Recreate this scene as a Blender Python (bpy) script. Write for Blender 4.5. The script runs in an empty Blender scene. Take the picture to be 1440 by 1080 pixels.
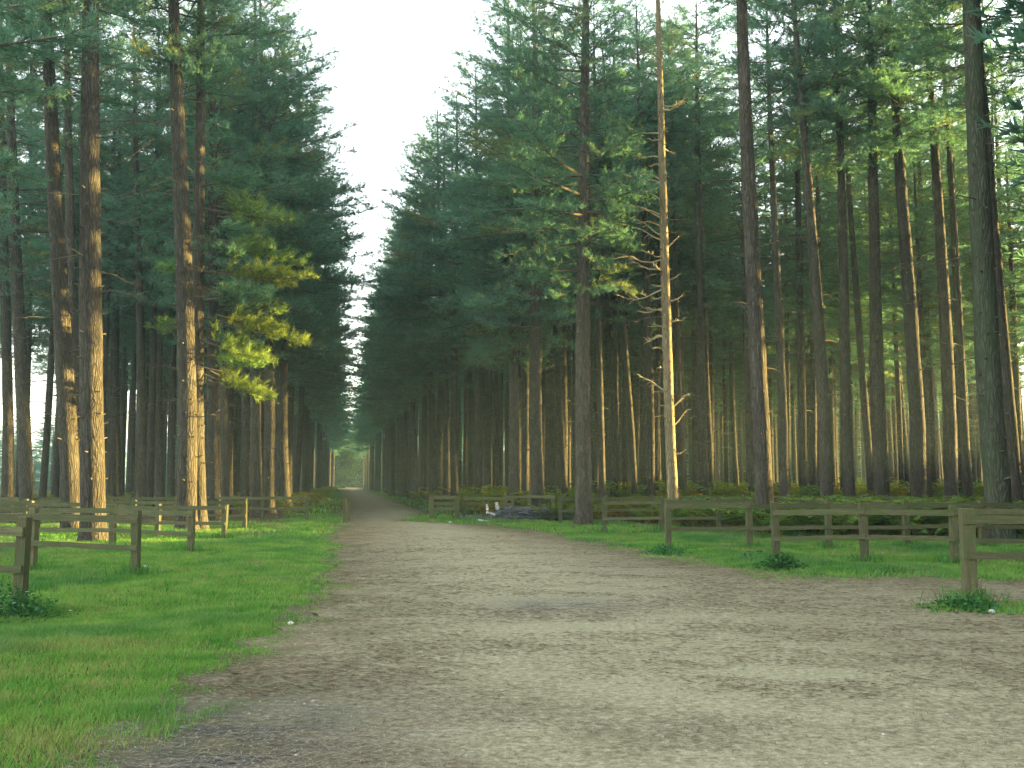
import bpy, math, random
import numpy as np
from mathutils import Vector, Matrix

random.seed(7)
RNG = np.random.default_rng(7)
R = math.radians
SC = bpy.context.scene
COL = SC.collection

# ------------------------------------------------------------------ camera
F_PX = 1413.0                       # focal length in pixels of the 1440 px wide photograph
CAM_H = 1.6
PITCH = math.atan(138.0 / F_PX)
cam_d = bpy.data.cameras.new("camera")
cam_d.sensor_width = 36.0
cam_d.lens = 36.0 * F_PX / 1440.0
cam_d.clip_start = 0.1
cam_d.clip_end = 4000.0
cam = bpy.data.objects.new("camera", cam_d)
cam.location = (0, 0, CAM_H)
cam.rotation_euler = (R(90) + PITCH, 0, 0)
COL.objects.link(cam)
SC.camera = cam

# ------------------------------------------------------------------ sky, sun, exposure
SUN_AZ = 74.0                       # degrees to the right of straight ahead
SUN_EL = 5.0
world = bpy.data.worlds.new("World")
SC.world = world
world.use_nodes = True
wn, wl = world.node_tree.nodes, world.node_tree.links
wn.clear()
sky = wn.new("ShaderNodeTexSky")
sky.sky_type = 'NISHITA'
sky.sun_disc = False
sky.sun_elevation = R(SUN_EL)
sky.sun_rotation = R(SUN_AZ)
sky.air_density = 1.0
sky.dust_density = 2.0
sky.ozone_density = 1.0
hs = wn.new("ShaderNodeHueSaturation")
hs.inputs['Saturation'].default_value = 0.40
bg = wn.new("ShaderNodeBackground")
bg.inputs['Strength'].default_value = 0.15
wo = wn.new("ShaderNodeOutputWorld")
wl.new(sky.outputs[0], hs.inputs['Color'])
wl.new(hs.outputs[0], bg.inputs[0])
wl.new(bg.outputs[0], wo.inputs[0])

sun_d = bpy.data.lights.new("sun", 'SUN')
sun_d.energy = 4.4
sun_d.angle = R(0.5)
sun_d.color = (1.0, 0.74, 0.24)
sun = bpy.data.objects.new("sun", sun_d)
sdir = Vector((math.sin(R(SUN_AZ)) * math.cos(R(SUN_EL)), math.cos(R(SUN_AZ)) * math.cos(R(SUN_EL)), math.sin(R(SUN_EL))))
sun.rotation_euler = sdir.to_track_quat('Z', 'Y').to_euler()
sun.location = (40, 0, 60)
COL.objects.link(sun)

SC.view_settings.view_transform = 'Standard'
SC.view_settings.look = 'None'
SC.view_settings.gamma = 1.0
SC.view_settings.use_curve_mapping = False
SC.view_settings.exposure = 3.68
SC.render.engine = 'CYCLES'
cy = SC.cycles
cy.max_bounces = 8
cy.diffuse_bounces = 5
cy.glossy_bounces = 2
cy.transmission_bounces = 3
cy.volume_bounces = 0
cy.sample_clamp_indirect = 6.0
cy.use_denoising = True

# ------------------------------------------------------------------ photo -> place
CP, SP = math.cos(PITCH), math.sin(PITCH)
def ray(px, py):
    x, y = (px - 720.0) / F_PX, (540.0 - py) / F_PX
    return Vector((x, CP - y * SP, SP + y * CP))
def gp(px, py):                     # ground point seen at a pixel
    d = ray(px, py)
    return Vector((0, 0, CAM_H)) + d * (-CAM_H / d.z)
def at(px, py, Y):                  # point seen at a pixel at distance Y ahead
    d = ray(px, py)
    return Vector((0, 0, CAM_H)) + d * (Y / d.y)
def px_of(x, y):                    # column of a ground point
    return 720.0 + F_PX * x / max(y * CP - (-CAM_H) * -SP * 0 - CAM_H * SP, 0.1)

# the ride: centre line and its own frame (u to the right of it, v along it)
PDX = -0.166
def centre(d): return -6.7 + PDX * (d - 53.8)
PN = math.hypot(1, PDX)
def uv_to_xy(u, v):
    return (-6.7 - 53.8 * PDX * 1 + PDX / PN * v + u / PN, v / PN - PDX / PN * u)
def xy_to_u(x, y): return (x - centre(y)) / PN

L_EDGE = np.array([(-12, -2.2), (3, -2.3), (5.6, -2.45), (7, -2.5), (10.2, -2.45), (13.1, -2.6), (18, -3.3), (27.6, -4.95), (40, -6.7), (53.8, -9.1), (100, -16.6), (188, -31.2), (283, -47)])
R_EDGE = np.array([(-12, 40), (11.8, 40), (16.2, 40), (16.8, 9.5), (17.4, 4.7), (22.2, 3.5), (26.9, 2.6), (31.4, 1.3), (37.7, -1.0), (39.7, -2.6), (41.5, -4.1), (53.8, -4.75), (100, -12.4), (188, -27.0), (283, -43)])
def l_edge(d): return np.interp(d, L_EDGE[:, 0], L_EDGE[:, 1])
def r_edge(d): return np.interp(d, R_EDGE[:, 0], R_EDGE[:, 1])

def _hash(i, j, s):
    n = (i.astype(np.int64) * 374761393 + j.astype(np.int64) * 668265263 + s * 974634777) & 0x7fffffff
    n = ((n ^ (n >> 13)) * 1274126177) & 0x7fffffff
    return ((n ^ (n >> 16)) & 0xffff) / 65535.0
def vnoise(x, y, s=0):
    x = np.asarray(x, float); y = np.asarray(y, float)
    i, j = np.floor(x), np.floor(y)
    fx, fy = x - i, y - j
    fx, fy = fx * fx * (3 - 2 * fx), fy * fy * (3 - 2 * fy)
    a, b = _hash(i, j, s), _hash(i + 1, j, s)
    c, d = _hash(i, j + 1, s), _hash(i + 1, j + 1, s)
    return (a * (1 - fx) + b * fx) * (1 - fy) + (c * (1 - fx) + d * fx) * fy
def fbm(x, y, s=0, o=3):
    t, a, n = 0, 1.0, 0
    for k in range(o):
        t = t + a * vnoise(np.asarray(x) * 2 ** k, np.asarray(y) * 2 ** k, s + k); n += a; a *= .5
    return t / n

def path_dist(x, y):                # >0 inside the gravel, metres to its edge
    x = np.asarray(x, float); y = np.asarray(y, float)
    a = r_edge(y) - x
    b = np.interp(x, [4.7, 9.5, 40], [17.4, 16.8, 16.2]) - y      # the near bay edge runs across the view
    a = np.where((x > 4.0) & (y > 13) & (np.abs(b) < np.abs(a)), b, a)
    return np.minimum(x - l_edge(y), a)
POST_PATCH = (6.35, 13.0)
def grassiness(x, y):               # 0..1
    x = np.asarray(x, float); y = np.asarray(y, float)
    pd = path_dist(x, y) + (fbm(x * .9, y * .9, 5) - .5) * 1.5 + (fbm(x * 4, y * 4, 6) - .5) * 1.1
    g = np.where(x > 1.5, np.clip(-pd / 1.9 + .46, 0, 1) ** 1.4, np.clip(-pd / .9 + .35, 0, 1))
    e = ((x - POST_PATCH[0] - .5) / 1.9) ** 2 + ((y - POST_PATCH[1]) / .75) ** 2 + (fbm(x * 2, y * 2, 9) - .5) * 1.1
    g = np.maximum(g, np.clip((1 - e) * 2, 0, 1))
    u = (x - (-6.7 + PDX * (y - 53.8))) / PN
    far = np.clip((y - 33) / 12, 0, 1)                 # beyond the fences only a verge stays grassy
    verge = np.clip((5.2 - np.abs(u)) / 1.5, 0, 1)
    lim = np.where(x > centre(y), 1 - np.clip((y - np.interp(x, [3, 9], [41, 27]) - 2 * fbm(x * .5, y * .5, 3)) / 3, 0, 1), 1 - np.clip((y - 35) / 8, 0, 1))
    return g * np.maximum(lim, verge)
def height(x, y):
    x = np.asarray(x, float); y = np.asarray(y, float)
    out = np.clip((-path_dist(x, y) - .3) / 2.5, 0, 1)
    h = out * ((fbm(x * .45, y * .45, 21) - .5) * .16 + (fbm(x * 2.1, y * 2.1, 31, 2) - .5) * .05)
    h = h + (fbm(x * .3, y * .3, 11) - .5) * .02
    bank = np.clip((-path_dist(x, y) - .8) / 2.0, 0, 1) * np.clip((y - 44) / 8, 0, 1) * .35
    return h + bank

# ------------------------------------------------------------------ mesh and object helpers
def np_mesh(name, V, faces, mats, fmat=None, col=None, smooth=False):
    """V (n,3); faces: list of int arrays (m,k); mats: materials; fmat: material index per face; col: (n,3) tint"""
    me = bpy.data.meshes.new(name)
    V = np.asarray(V, np.float32)
    me.vertices.add(len(V)); me.vertices.foreach_set("co", V.ravel())
    faces = [np.asarray(f, np.int32) for f in faces if len(f)]
    loops = np.concatenate([f.ravel() for f in faces])
    tot = np.concatenate([np.full(len(f), f.shape[1], np.int32) for f in faces])
    start = np.concatenate([[0], np.cumsum(tot)[:-1]]).astype(np.int32)
    me.loops.add(len(loops)); me.loops.foreach_set("vertex_index", loops)
    me.polygons.add(len(tot)); me.polygons.foreach_set("loop_start", start); me.polygons.foreach_set("loop_total", tot)
    if fmat is not None: me.polygons.foreach_set("material_index", np.asarray(fmat, np.int32))
    me.polygons.foreach_set("use_smooth", np.full(len(tot), bool(smooth)))
    if col is not None:
        a = me.color_attributes.new("tint", 'FLOAT_COLOR', 'POINT')
        c4 = np.ones((len(V), 4), np.float32); c4[:, :3] = col
        a.data.foreach_set("color", c4.ravel())
    for m in mats: me.materials.append(m)
    me.update(); me.validate()
    return me

class MB:
    """collects pieces of ONE mesh"""
    def __init__(s): s.V, s.F, s.M, s.C, s.n = [], {3: [], 4: []}, {3: [], 4: []}, [], 0
    def add(s, V, F, m=0, c=(1, 1, 1)):
        V = np.asarray(V, float); F = np.asarray(F, int)
        s.V.append(V); s.F[F.shape[1]].append(F + s.n); s.M[F.shape[1]].append(np.full(len(F), m))
        c = np.asarray(c, float)
        s.C.append(np.broadcast_to(c, (len(V), 3)) if c.ndim == 1 else c); s.n += len(V)
    def tube(s, pts, rad, sides=8, m=0, c=(1, 1, 1), cap=True, jit=0.0):
        P = np.asarray(pts, float); k = len(P)
        T = np.gradient(P, axis=0); T /= np.linalg.norm(T, axis=1)[:, None] + 1e-9
        ref = np.where(np.abs(T[:, 2:3]) > .8, np.array([[1., 0, 0]]), np.array([[0, 0, 1.]]))
        A = np.cross(T, ref); A /= np.linalg.norm(A, axis=1)[:, None]; B = np.cross(T, A)
        th = np.arange(sides) * 2 * math.pi / sides
        rr = np.asarray(rad, float)[:, None] * (1 + jit * (RNG.random((k, sides)) - .5))
        V = P[:, None] + rr[..., None] * (np.cos(th)[None, :, None] * A[:, None] + np.sin(th)[None, :, None] * B[:, None])
        i = np.arange(k - 1)[:, None] * sides; j = np.arange(sides)[None]; j2 = (j + 1) % sides
        F = np.stack([i + j, i + j2, i + sides + j2, i + sides + j], -1).reshape(-1, 4)
        s.add(V.reshape(-1, 3), F, m, c)
        if cap:
            for e in (0, k - 1):
                s.add(np.vstack([V[e], P[e][None]]), [(q, (q + 1) % sides, sides) if e else ((q + 1) % sides, q, sides) for q in range(sides)], m, c)
    def box(s, c0, size, rz=0.0, m=0, c=(1, 1, 1), bev=0.008, tilt=0.0, jit=0.0):
        """a box with chamfered long edges, c0 = centre"""
        sx, sy, sz = [q / 2 for q in size]; b = min(bev, sx * .6, sy * .6, sz * .6)
        V = []
        for zz, ins in ((-sz, b), (-sz + b, 0), (sz - b, 0), (sz, b)):
            for (qx, qy) in ((-1, -1), (1, -1), (1, 1), (-1, 1)):
                V.append((qx * (sx - ins), qy * (sy - ins), zz))
        V = np.array(V, float)
        if jit: V += (RNG.random(V.shape) - .5) * jit
        F = [(3, 2, 1, 0), (12, 13, 14, 15)]
        for l in range(3):
            for q in range(4): F.append((l * 4 + q, l * 4 + (q + 1) % 4, l * 4 + 4 + (q + 1) % 4, l * 4 + 4 + q))
        M = Matrix.Rotation(rz, 3, 'Z') @ Matrix.Rotation(tilt, 3, 'Y')
        V = V @ np.array(M).T + np.array(c0)
        s.add(V, F, m, c)
    def mesh(s, name, mats, smooth=False):
        V = np.vstack(s.V); C = np.vstack(s.C)
        fs, ms = [], []
        for k in (3, 4):
            if s.F[k]: fs.append(np.vstack(s.F[k])); ms.append(np.concatenate(s.M[k]))
        return np_mesh(name, V, fs, mats, np.concatenate(ms), C, smooth)

def obj(name, me, parent=None, loc=None):
    o = bpy.data.objects.new(name, me); COL.objects.link(o)
    if parent: o.parent = parent
    if loc is not None: o.location = loc
    return o
def tag(o, label=None, cat=None, group=None, kind=None):
    if label: o["label"] = label
    if cat: o["category"] = cat
    if group: o["group"] = group
    if kind: o["kind"] = kind
    return o
def thing(name, label, cat, loc=(0, 0, 0), rz=0.0, group=None):
    o = bpy.data.objects.new(name, None); COL.objects.link(o)
    o.empty_display_size = .3; o.location = loc; o.rotation_euler = (0, 0, rz)
    return tag(o, label, cat, group)

# ------------------------------------------------------------------ materials
class NT:
    def __init__(s, name):
        s.m = bpy.data.materials.new(name); s.m.use_nodes = True
        s.t = s.m.node_tree; s.t.nodes.clear()
        s.out = s.n("ShaderNodeOutputMaterial")
    def n(s, typ, **kw):
        o = s.t.nodes.new(typ)
        for k, v in kw.items(): setattr(o, k, v)
        return o
    def l(s, a, b): s.t.links.new(a, b)
    def noise(s, vec, scale, detail=4, rough=.55):
        o = s.n("ShaderNodeTexNoise"); o.inputs['Scale'].default_value = scale; o.inputs['Detail'].default_value = detail
        o.inputs['Roughness'].default_value = rough; s.l(vec, o.inputs['Vector']); return o.outputs['Fac']
    def ramp(s, f, stops):
        o = s.n("ShaderNodeValToRGB"); e = o.color_ramp.elements
        while len(e) < len(stops): e.new(.5)
        for q, (p, c) in zip(e, stops): q.position = p; q.color = (*c, 1)
        s.l(f, o.inputs[0]); return o.outputs[0]
    def mapr(s, f, a, b, c=0., d=1.):
        o = s.n("ShaderNodeMapRange"); o.clamp = True
        for i, v in zip((1, 2, 3, 4), (a, b, c, d)): o.inputs[i].default_value = v
        s.l(f, o.inputs[0]); return o.outputs[0]
    def mix(s, f, a, b, mode='MIX'):
        o = s.n("ShaderNodeMix", data_type='RGBA', blend_type=mode)
        for i, v in ((0, f), (6, a), (7, b)):
            if isinstance(v, (int, float)): o.inputs[i].default_value = v
            elif isinstance(v, tuple): o.inputs[i].default_value = (*v, 1)
            else: s.l(v, o.inputs[i])
        return o.outputs[2]
    def math(s, op, a, b=0.):
        o = s.n("ShaderNodeMath", operation=op)
        for i, v in ((0, a), (1, b)):
            if isinstance(v, (int, float)): o.inputs[i].default_value = v
            else: s.l(v, o.inputs[i])
        return o.outputs[0]
    def coords(s, scale=(1, 1, 1), kind='Object'):
        o = s.n("ShaderNodeTexCoord"); mp = s.n("ShaderNodeMapping"); mp.inputs['Scale'].default_value = scale
        s.l(o.outputs[kind], mp.inputs[0]); return mp.outputs[0]
    def world_pos(s):
        return s.n("ShaderNodeNewGeometry").outputs['Position']
    def tint(s):
        o = s.n("ShaderNodeVertexColor"); o.layer_name = "tint"; return o.outputs[0]
    def bump(s, h, strength=.5, dist=.02):
        o = s.n("ShaderNodeBump"); o.inputs['Strength'].default_value = strength; o.inputs['Distance'].default_value = dist
        s.l(h, o.inputs['Height']); return o.outputs[0]
    def surf(s, colr, rough=.9, nor=None, spec=.2):
        o = s.n("ShaderNodeBsdfPrincipled"); o.inputs['Roughness'].default_value = rough
        o.inputs['Specular IOR Level'].default_value = spec
        if isinstance(colr, tuple): o.inputs['Base Color'].default_value = (*colr, 1)
        else: s.l(colr, o.inputs['Base Color'])
        if nor: s.l(nor, o.inputs['Normal'])
        s.l(o.outputs[0], s.out.inputs[0]); return s.m

def foliage_mat(name, base, transl=.3, tcol=None):
    t = NT(name)
    oi = t.n("ShaderNodeObjectInfo")
    c = t.mix(1.0, base, t.tint(), 'MULTIPLY')
    h = t.n("ShaderNodeHueSaturation"); t.l(c, h.inputs['Color'])
    t.l(t.mapr(oi.outputs['Random'], 0, 1, .8, 1.2), h.inputs['Value'])
    t.l(t.mapr(oi.outputs['Random'], 0, 1, .485, .515), h.inputs['Hue'])
    d = t.n("ShaderNodeBsdfDiffuse"); t.l(h.outputs[0], d.inputs[0])
    tr = t.n("ShaderNodeBsdfTranslucent")
    t.l(t.mix(1.0, h.outputs[0], tcol or (1.5, 1.35, .6), 'MULTIPLY'), tr.inputs[0])
    mx = t.n("ShaderNodeMixShader"); mx.inputs[0].default_value = transl
    t.l(d.outputs[0], mx.inputs[1]); t.l(tr.outputs[0], mx.inputs[2]); t.l(mx.outputs[0], t.out.inputs[0])
    return t.m

def bark_mat(name, dark, mid, light, moss=None):
    t = NT(name)
    co = t.coords((1, 1, .15)); oi = t.n("ShaderNodeObjectInfo")
    off = t.n("ShaderNodeVectorMath", operation='ADD'); t.l(co, off.inputs[0]); t.l(oi.outputs['Random'], off.inputs[1])
    v = t.n("ShaderNodeTexVoronoi", feature='DISTANCE_TO_EDGE'); v.inputs['Scale'].default_value = 16
    nz = t.n("ShaderNodeTexNoise"); nz.inputs['Scale'].default_value = 7; t.l(off.outputs[0], nz.inputs['Vector'])
    wv = t.n("ShaderNodeVectorMath", operation='MULTIPLY_ADD'); wv.inputs[1].default_value = (.2, .2, .2)
    t.l(nz.outputs['Color'], wv.inputs[0]); t.l(off.outputs[0], wv.inputs[2]); t.l(wv.outputs[0], v.inputs['Vector'])
    crack = t.mapr(v.outputs['Distance'], 0, .26)
    fine = t.noise(t.coords((1, 1, .5)), 45, 6)
    big = t.noise(t.coords((1, 1, .35)), 3.2, 3)
    col = t.ramp(t.math('ADD', t.math('MULTIPLY', fine, .6), t.math('MULTIPLY', big, .45)), [(.30, dark), (.52, mid), (.72, light)])
    col = t.mix(crack, t.mix(1., col, (.55, .52, .50), 'MULTIPLY'), col)
    if moss:
        col = t.mix(t.mapr(t.noise(t.coords((1, 1, .4)), 2.3, 4), .35, .62, .05, .55), col, moss)
    h = t.n("ShaderNodeHueSaturation"); t.l(col, h.inputs['Color'])
    t.l(t.mapr(oi.outputs['Random'], 0, 1, .78, 1.2), h.inputs['Value'])
    hh = t.math('ADD', t.math('MULTIPLY', crack, 1.0), t.math('MULTIPLY', fine, .5))
    return t.surf(h.outputs[0], .95, t.bump(hh, .9, .03), .1)

M = {}
M['needle'] = foliage_mat("pine_needles", (.112, .225, .168), .45, (1.3, 1.3, .8))
M['broad'] = foliage_mat("broad_leaves", (.040, .066, .034), .12)
M['bracken'] = foliage_mat("bracken_fronds", (.19, .29, .065), .35)
M['grass'] = foliage_mat("grass_blades", (.150, .285, .060), .3, (1.2, 1.25, .6))
M['weed'] = foliage_mat("weed_leaves", (.05, .13, .05), .25)
M['bark'] = bark_mat("pine_bark", (.045, .040, .031), (.095, .083, .064), (.165, .146, .112))
M['bark_far'] = bark_mat("pine_bark_far", (.040, .034, .026), (.083, .070, .054), (.145, .121, .093))
M['bark_moss'] = bark_mat("mossy_pine_bark", (.06, .06, .045), (.11, .11, .08), (.18, .18, .13), (.075, .11, .055))
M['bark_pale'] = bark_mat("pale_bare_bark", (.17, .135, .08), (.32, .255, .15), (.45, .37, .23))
t = NT("dead_branch_wood"); M['twig'] = t.surf(t.ramp(t.noise(t.coords(), 9), [(.3, (.07, .055, .04)), (.7, (.17, .14, .10))]), .95)
t = NT("pale_dead_wood"); M['twig_pale'] = t.surf(t.ramp(t.noise(t.coords(), 9), [(.3, (.30, .24, .13)), (.7, (.50, .41, .24))]), .95)

def wood_mat(name, a, b, c, moss):
    t = NT(name); oi = t.n("ShaderNodeObjectInfo")
    n1 = t.noise(t.coords((2, 40, 40)), 1.6, 6); n2 = t.noise(t.world_pos(), 3.1, 5); n3 = t.noise(t.world_pos(), 55, 3)
    col = t.ramp(t.math('ADD', t.math('MULTIPLY', n1, .6), t.math('MULTIPLY', n3, .4)), [(.3, a), (.5, b), (.72, c)])
    col = t.mix(t.mapr(n2, .42, .68, 0, .75), col, moss)
    h = t.n("ShaderNodeHueSaturation"); t.l(col, h.inputs['Color']); t.l(t.mapr(oi.outputs['Random'], 0, 1, .82, 1.15), h.inputs['Value'])
    return t.surf(h.outputs[0], .9, t.bump(t.math('ADD', n1, n3), .5, .008), .15)
M['fence'] = wood_mat("weathered_fence_wood", (.05, .05, .024), (.112, .108, .055), (.19, .18, .10), (.075, .10, .036))
def post_mat():
    t = NT("weathered_post_wood"); oi = t.n("ShaderNodeObjectInfo")
    n1 = t.noise(t.coords((30, 30, 2)), 1.6, 6); n2 = t.noise(t.world_pos(), 3.1, 5); n3 = t.noise(t.world_pos(), 55, 3)
    col = t.ramp(t.math('ADD', t.math('MULTIPLY', n1, .6), t.math('MULTIPLY', n3, .4)), [(.3, (.048, .045, .022)), (.5, (.105, .096, .048)), (.72, (.185, .172, .095))])
    col = t.mix(t.mapr(n2, .42, .68, 0, .75), col, (.07, .092, .04))
    h = t.n("ShaderNodeHueSaturation"); t.l(col, h.inputs['Color']); t.l(t.mapr(oi.outputs['Random'], 0, 1, .85, 1.15), h.inputs['Value'])
    return t.surf(h.outputs[0], .9, t.bump(t.math('ADD', n1, n3), .5, .008), .15)
M['post'] = post_mat()

def path_mat():
    t = NT("gravel_track"); p = t.world_pos()
    sp = t.n("ShaderNodeMapping"); sp.inputs['Scale'].default_value = (.8, 1.3, 1); t.l(p, sp.inputs[0]); ps = sp.outputs[0]
    big, mid, fine, vf = t.noise(ps, .55, 4), t.noise(ps, 2.6, 6, .68), t.noise(p, 17, 6, .7), t.noise(p, 95, 3, .6)
    tn = t.tint(); sep = t.n("ShaderNodeSeparateColor"); t.l(tn, sep.inputs[0])
    wear, edge, dark = sep.outputs[0], sep.outputs[1], sep.outputs[2]
    sand = t.ramp(t.math('ADD', t.math('MULTIPLY', fine, .65), t.math('MULTIPLY', vf, .35)), [(.32, (.175, .150, .090)), (.5, (.355, .318, .198)), (.68, (.55, .508, .355))])
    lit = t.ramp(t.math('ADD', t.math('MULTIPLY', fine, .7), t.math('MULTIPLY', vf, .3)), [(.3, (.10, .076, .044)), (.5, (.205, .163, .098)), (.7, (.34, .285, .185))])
    f = t.math('ADD', t.math('MULTIPLY', mid, .75), t.math('ADD', t.math('MULTIPLY', big, .25), t.math('MULTIPLY', fine, .55)))
    f = t.math('ADD', f, t.math('MULTIPLY', t.math('SUBTRACT', wear, .5), .55))
    col = t.mix(t.mapr(f, .55, .95), lit, sand)
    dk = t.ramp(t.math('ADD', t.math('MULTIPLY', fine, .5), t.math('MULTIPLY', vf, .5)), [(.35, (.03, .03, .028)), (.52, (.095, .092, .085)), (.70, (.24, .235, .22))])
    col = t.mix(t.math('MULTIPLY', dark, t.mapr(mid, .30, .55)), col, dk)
    mossf = t.math('MULTIPLY', edge, t.mapr(t.noise(p, 1.4, 4), .42, .62))
    col = t.mix(t.math('MULTIPLY', mossf, .75), col, t.mix(fine, (.05, .06, .02), (.13, .135, .05)))
    h = t.math('ADD', t.math('MULTIPLY', fine, 1.), t.math('MULTIPLY', vf, .6))
    return t.surf(col, .95, t.bump(h, .7, .018), .1)
def soil_mat():
    t = NT("forest_soil"); p = t.world_pos()
    big, mid, fine = t.noise(p, .5, 4), t.noise(p, 3.1, 6, .65), t.noise(p, 30, 5, .7)
    f = t.math('ADD', t.math('MULTIPLY', fine, .6), t.math('MULTIPLY', mid, .4))
    lit = t.ramp(f, [(.3, (.045, .032, .019)), (.5, (.115, .085, .050)), (.72, (.23, .18, .11))])
    gr = t.ramp(f, [(.3, (.022, .036, .010)), (.5, (.05, .085, .02)), (.72, (.10, .13, .04))])
    sep = t.n("ShaderNodeSeparateColor"); t.l(t.tint(), sep.inputs[0])
    sandy = t.ramp(f, [(.3, (.095, .078, .05)), (.5, (.20, .165, .11)), (.7, (.33, .29, .21))])
    col = t.mix(sep.outputs[1], t.mix(sep.outputs[0], lit, gr), sandy)
    return t.surf(col, .97, t.bump(f, .8, .05), .08)
M['path'] = path_mat(); M['soil'] = soil_mat()
t = NT("pebbles"); M['stone'] = t.surf(t.mix(1., t.tint(), t.ramp(t.noise(t.world_pos(), 60), [(.3, (.6, .6, .6)), (.7, (1, 1, 1))]), 'MULTIPLY'), .8)
t = NT("white_flint"); M['white'] = t.surf(t.ramp(t.noise(t.coords(), 25), [(.3, (.55, .53, .50)), (.7, (.82, .81, .78))]), .7)
t = NT("birch_bark"); M['birch'] = t.surf(t.ramp(t.noise(t.coords((9, 9, 2)), 2, 5), [(.36, (.05, .045, .04)), (.46, (.5, .48, .44)), (.7, (.78, .76, .72))]), .8)
t = NT("cut_log_bark"); M['log'] = t.surf(t.ramp(t.noise(t.coords((3, 3, 20)), 2, 5), [(.3, (.11, .085, .055)), (.6, (.27, .21, .13))]), .9)
t = NT("dark_steel_peg"); M['petal'] = t.surf((.78, .78, .74), .7)

# ------------------------------------------------------------------ ground and track
def grid_axis(lo, hi, near, step, grow):
    a = [0.0]; s = step
    while a[-1] < hi:
        if a[-1] > near: s *= grow
        a.append(a[-1] + s)
    b = [0.0]; s = step
    while b[-1] > lo:
        if -b[-1] > near: s *= grow
        b.append(b[-1] - s)
    return np.array(sorted(set(a + b)))
gx = grid_axis(-900, 900, 14, .22, 1.05); gy = grid_axis(-60, 1400, 32, .25, 1.045)
GX, GY = np.meshgrid(gx, gy)
GZ = height(GX, GY) - .05 * np.clip(path_dist(GX, GY) / .25, 0, 1)
gg = grassiness(GX, GY); V = np.stack([GX, GY, GZ], -1).reshape(-1, 3)
ny, nx = GX.shape
I = (np.arange(ny - 1)[:, None] * nx + np.arange(nx - 1)[None]).ravel()
gc = np.zeros((len(V), 3)); gc[:, 0] = gg.ravel(); gc[:, 1] = np.clip(1.1 + path_dist(GX, GY) / .9, 0, 1).ravel() * (1 - .8 * gg.ravel())
tag(obj("ground", np_mesh("ground", V, [np.stack([I, I + 1, I + nx + 1, I + nx], -1)], [M['soil']], None, gc, True)), kind='structure')

# gravel track as a sheet with a ragged edge lying on the ground
ds = np.concatenate([np.arange(-12, 30, .16), np.arange(30, 60, .4), np.arange(60, 284, 2.0)])
S = np.linspace(0, 1, 90); S = np.where(S < .5, 2 * S * S, 1 - 2 * (1 - S) ** 2)
lx = l_edge(ds) + (fbm(ds * 1.1, ds * 0, 41, 4) - .5) * .9
rx = np.minimum(r_edge(ds), np.where(ds < 16.9, 16.0, 99)) + (fbm(ds * 1.1, ds * 0 + 7, 43, 4) - .5) * .9
PX = lx[:, None] + (rx - lx)[:, None] * S[None]; PY = np.repeat(ds[:, None], 90, 1)
PZ = height(PX, PY) + .006
V = np.stack([PX, PY, PZ], -1).reshape(-1, 3)
I = (np.arange(len(ds) - 1)[:, None] * 90 + np.arange(89)[None]).ravel()
cc = np.zeros((len(V), 3))
pd = path_dist(PX, PY)
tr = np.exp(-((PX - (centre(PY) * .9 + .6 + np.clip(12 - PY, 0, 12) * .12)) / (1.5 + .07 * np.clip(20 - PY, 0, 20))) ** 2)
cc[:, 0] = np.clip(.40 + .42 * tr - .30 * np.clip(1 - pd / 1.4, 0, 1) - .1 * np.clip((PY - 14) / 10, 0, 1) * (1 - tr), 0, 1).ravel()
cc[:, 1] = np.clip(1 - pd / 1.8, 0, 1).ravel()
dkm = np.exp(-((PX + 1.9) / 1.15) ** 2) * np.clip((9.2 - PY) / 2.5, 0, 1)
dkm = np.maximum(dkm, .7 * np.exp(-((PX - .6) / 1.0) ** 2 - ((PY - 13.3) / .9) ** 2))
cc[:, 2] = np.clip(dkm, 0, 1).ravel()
tag(obj("path", np_mesh("path", V, [np.stack([I, I + 1, I + 91, I + 90], -1)], [M['path']], None, cc, True)), kind='structure')
# the sandy cross track at the far end of the ride
mb = MB(); cx, cyy = uv_to_xy(0, 285)
xs = np.linspace(-60, 60, 61); vs = (-2.6, 0, 2.6)
V = []
for q in vs:
    for x in xs:
        a, b = uv_to_xy(x, 287.5 + q + math.sin(x * .2) * .4); V.append((a, b, .02 + float(height(a, b))))
I = (np.arange(2)[:, None] * 61 + np.arange(60)[None]).ravel()
c3 = np.zeros((len(V), 3)); c3[:, 0] = 1.0
tag(obj("cross_track", np_mesh("cross_track", V, [np.stack([I, I + 1, I + 62, I + 61], -1)], [M['path']], None, c3, True)), kind='structure')

# ------------------------------------------------------------------ pine prototypes
def unit(a): return a / (np.linalg.norm(a, axis=-1, keepdims=True) + 1e-9)
def needles(mb, P, D, L, n, ln, wd, col, up=.3, spread=1.0, m=0):
    """n needle blades in each of the tufts at P (k,3) heading D; col (k,3)"""
    k = len(P)
    if not k: return
    P = np.repeat(P, n, 0); D0 = np.repeat(D, n, 0); C = np.repeat(col, n, 0)
    rnd = unit(RNG.normal(size=(k * n, 3)))
    d = unit(D0 * .75 + rnd * spread + np.array([0, 0, up]))
    l = ln * (.7 + .6 * RNG.random((k * n, 1))) * np.repeat(L, n)[:, None]
    B = P - D0 * (RNG.random((k * n, 1)) * .16)
    w = unit(np.cross(d, unit(RNG.normal(size=(k * n, 3))))) * wd * .5
    T = B + d * l
    V = np.stack([B - w, B + w, T], 1).reshape(-1, 3)
    Cc = np.repeat(C * (.85 + .3 * RNG.random((k * n, 1))), 3, 0)
    mb.add(V, np.arange(k * n * 3).reshape(-1, 3), m, Cc)

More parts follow.
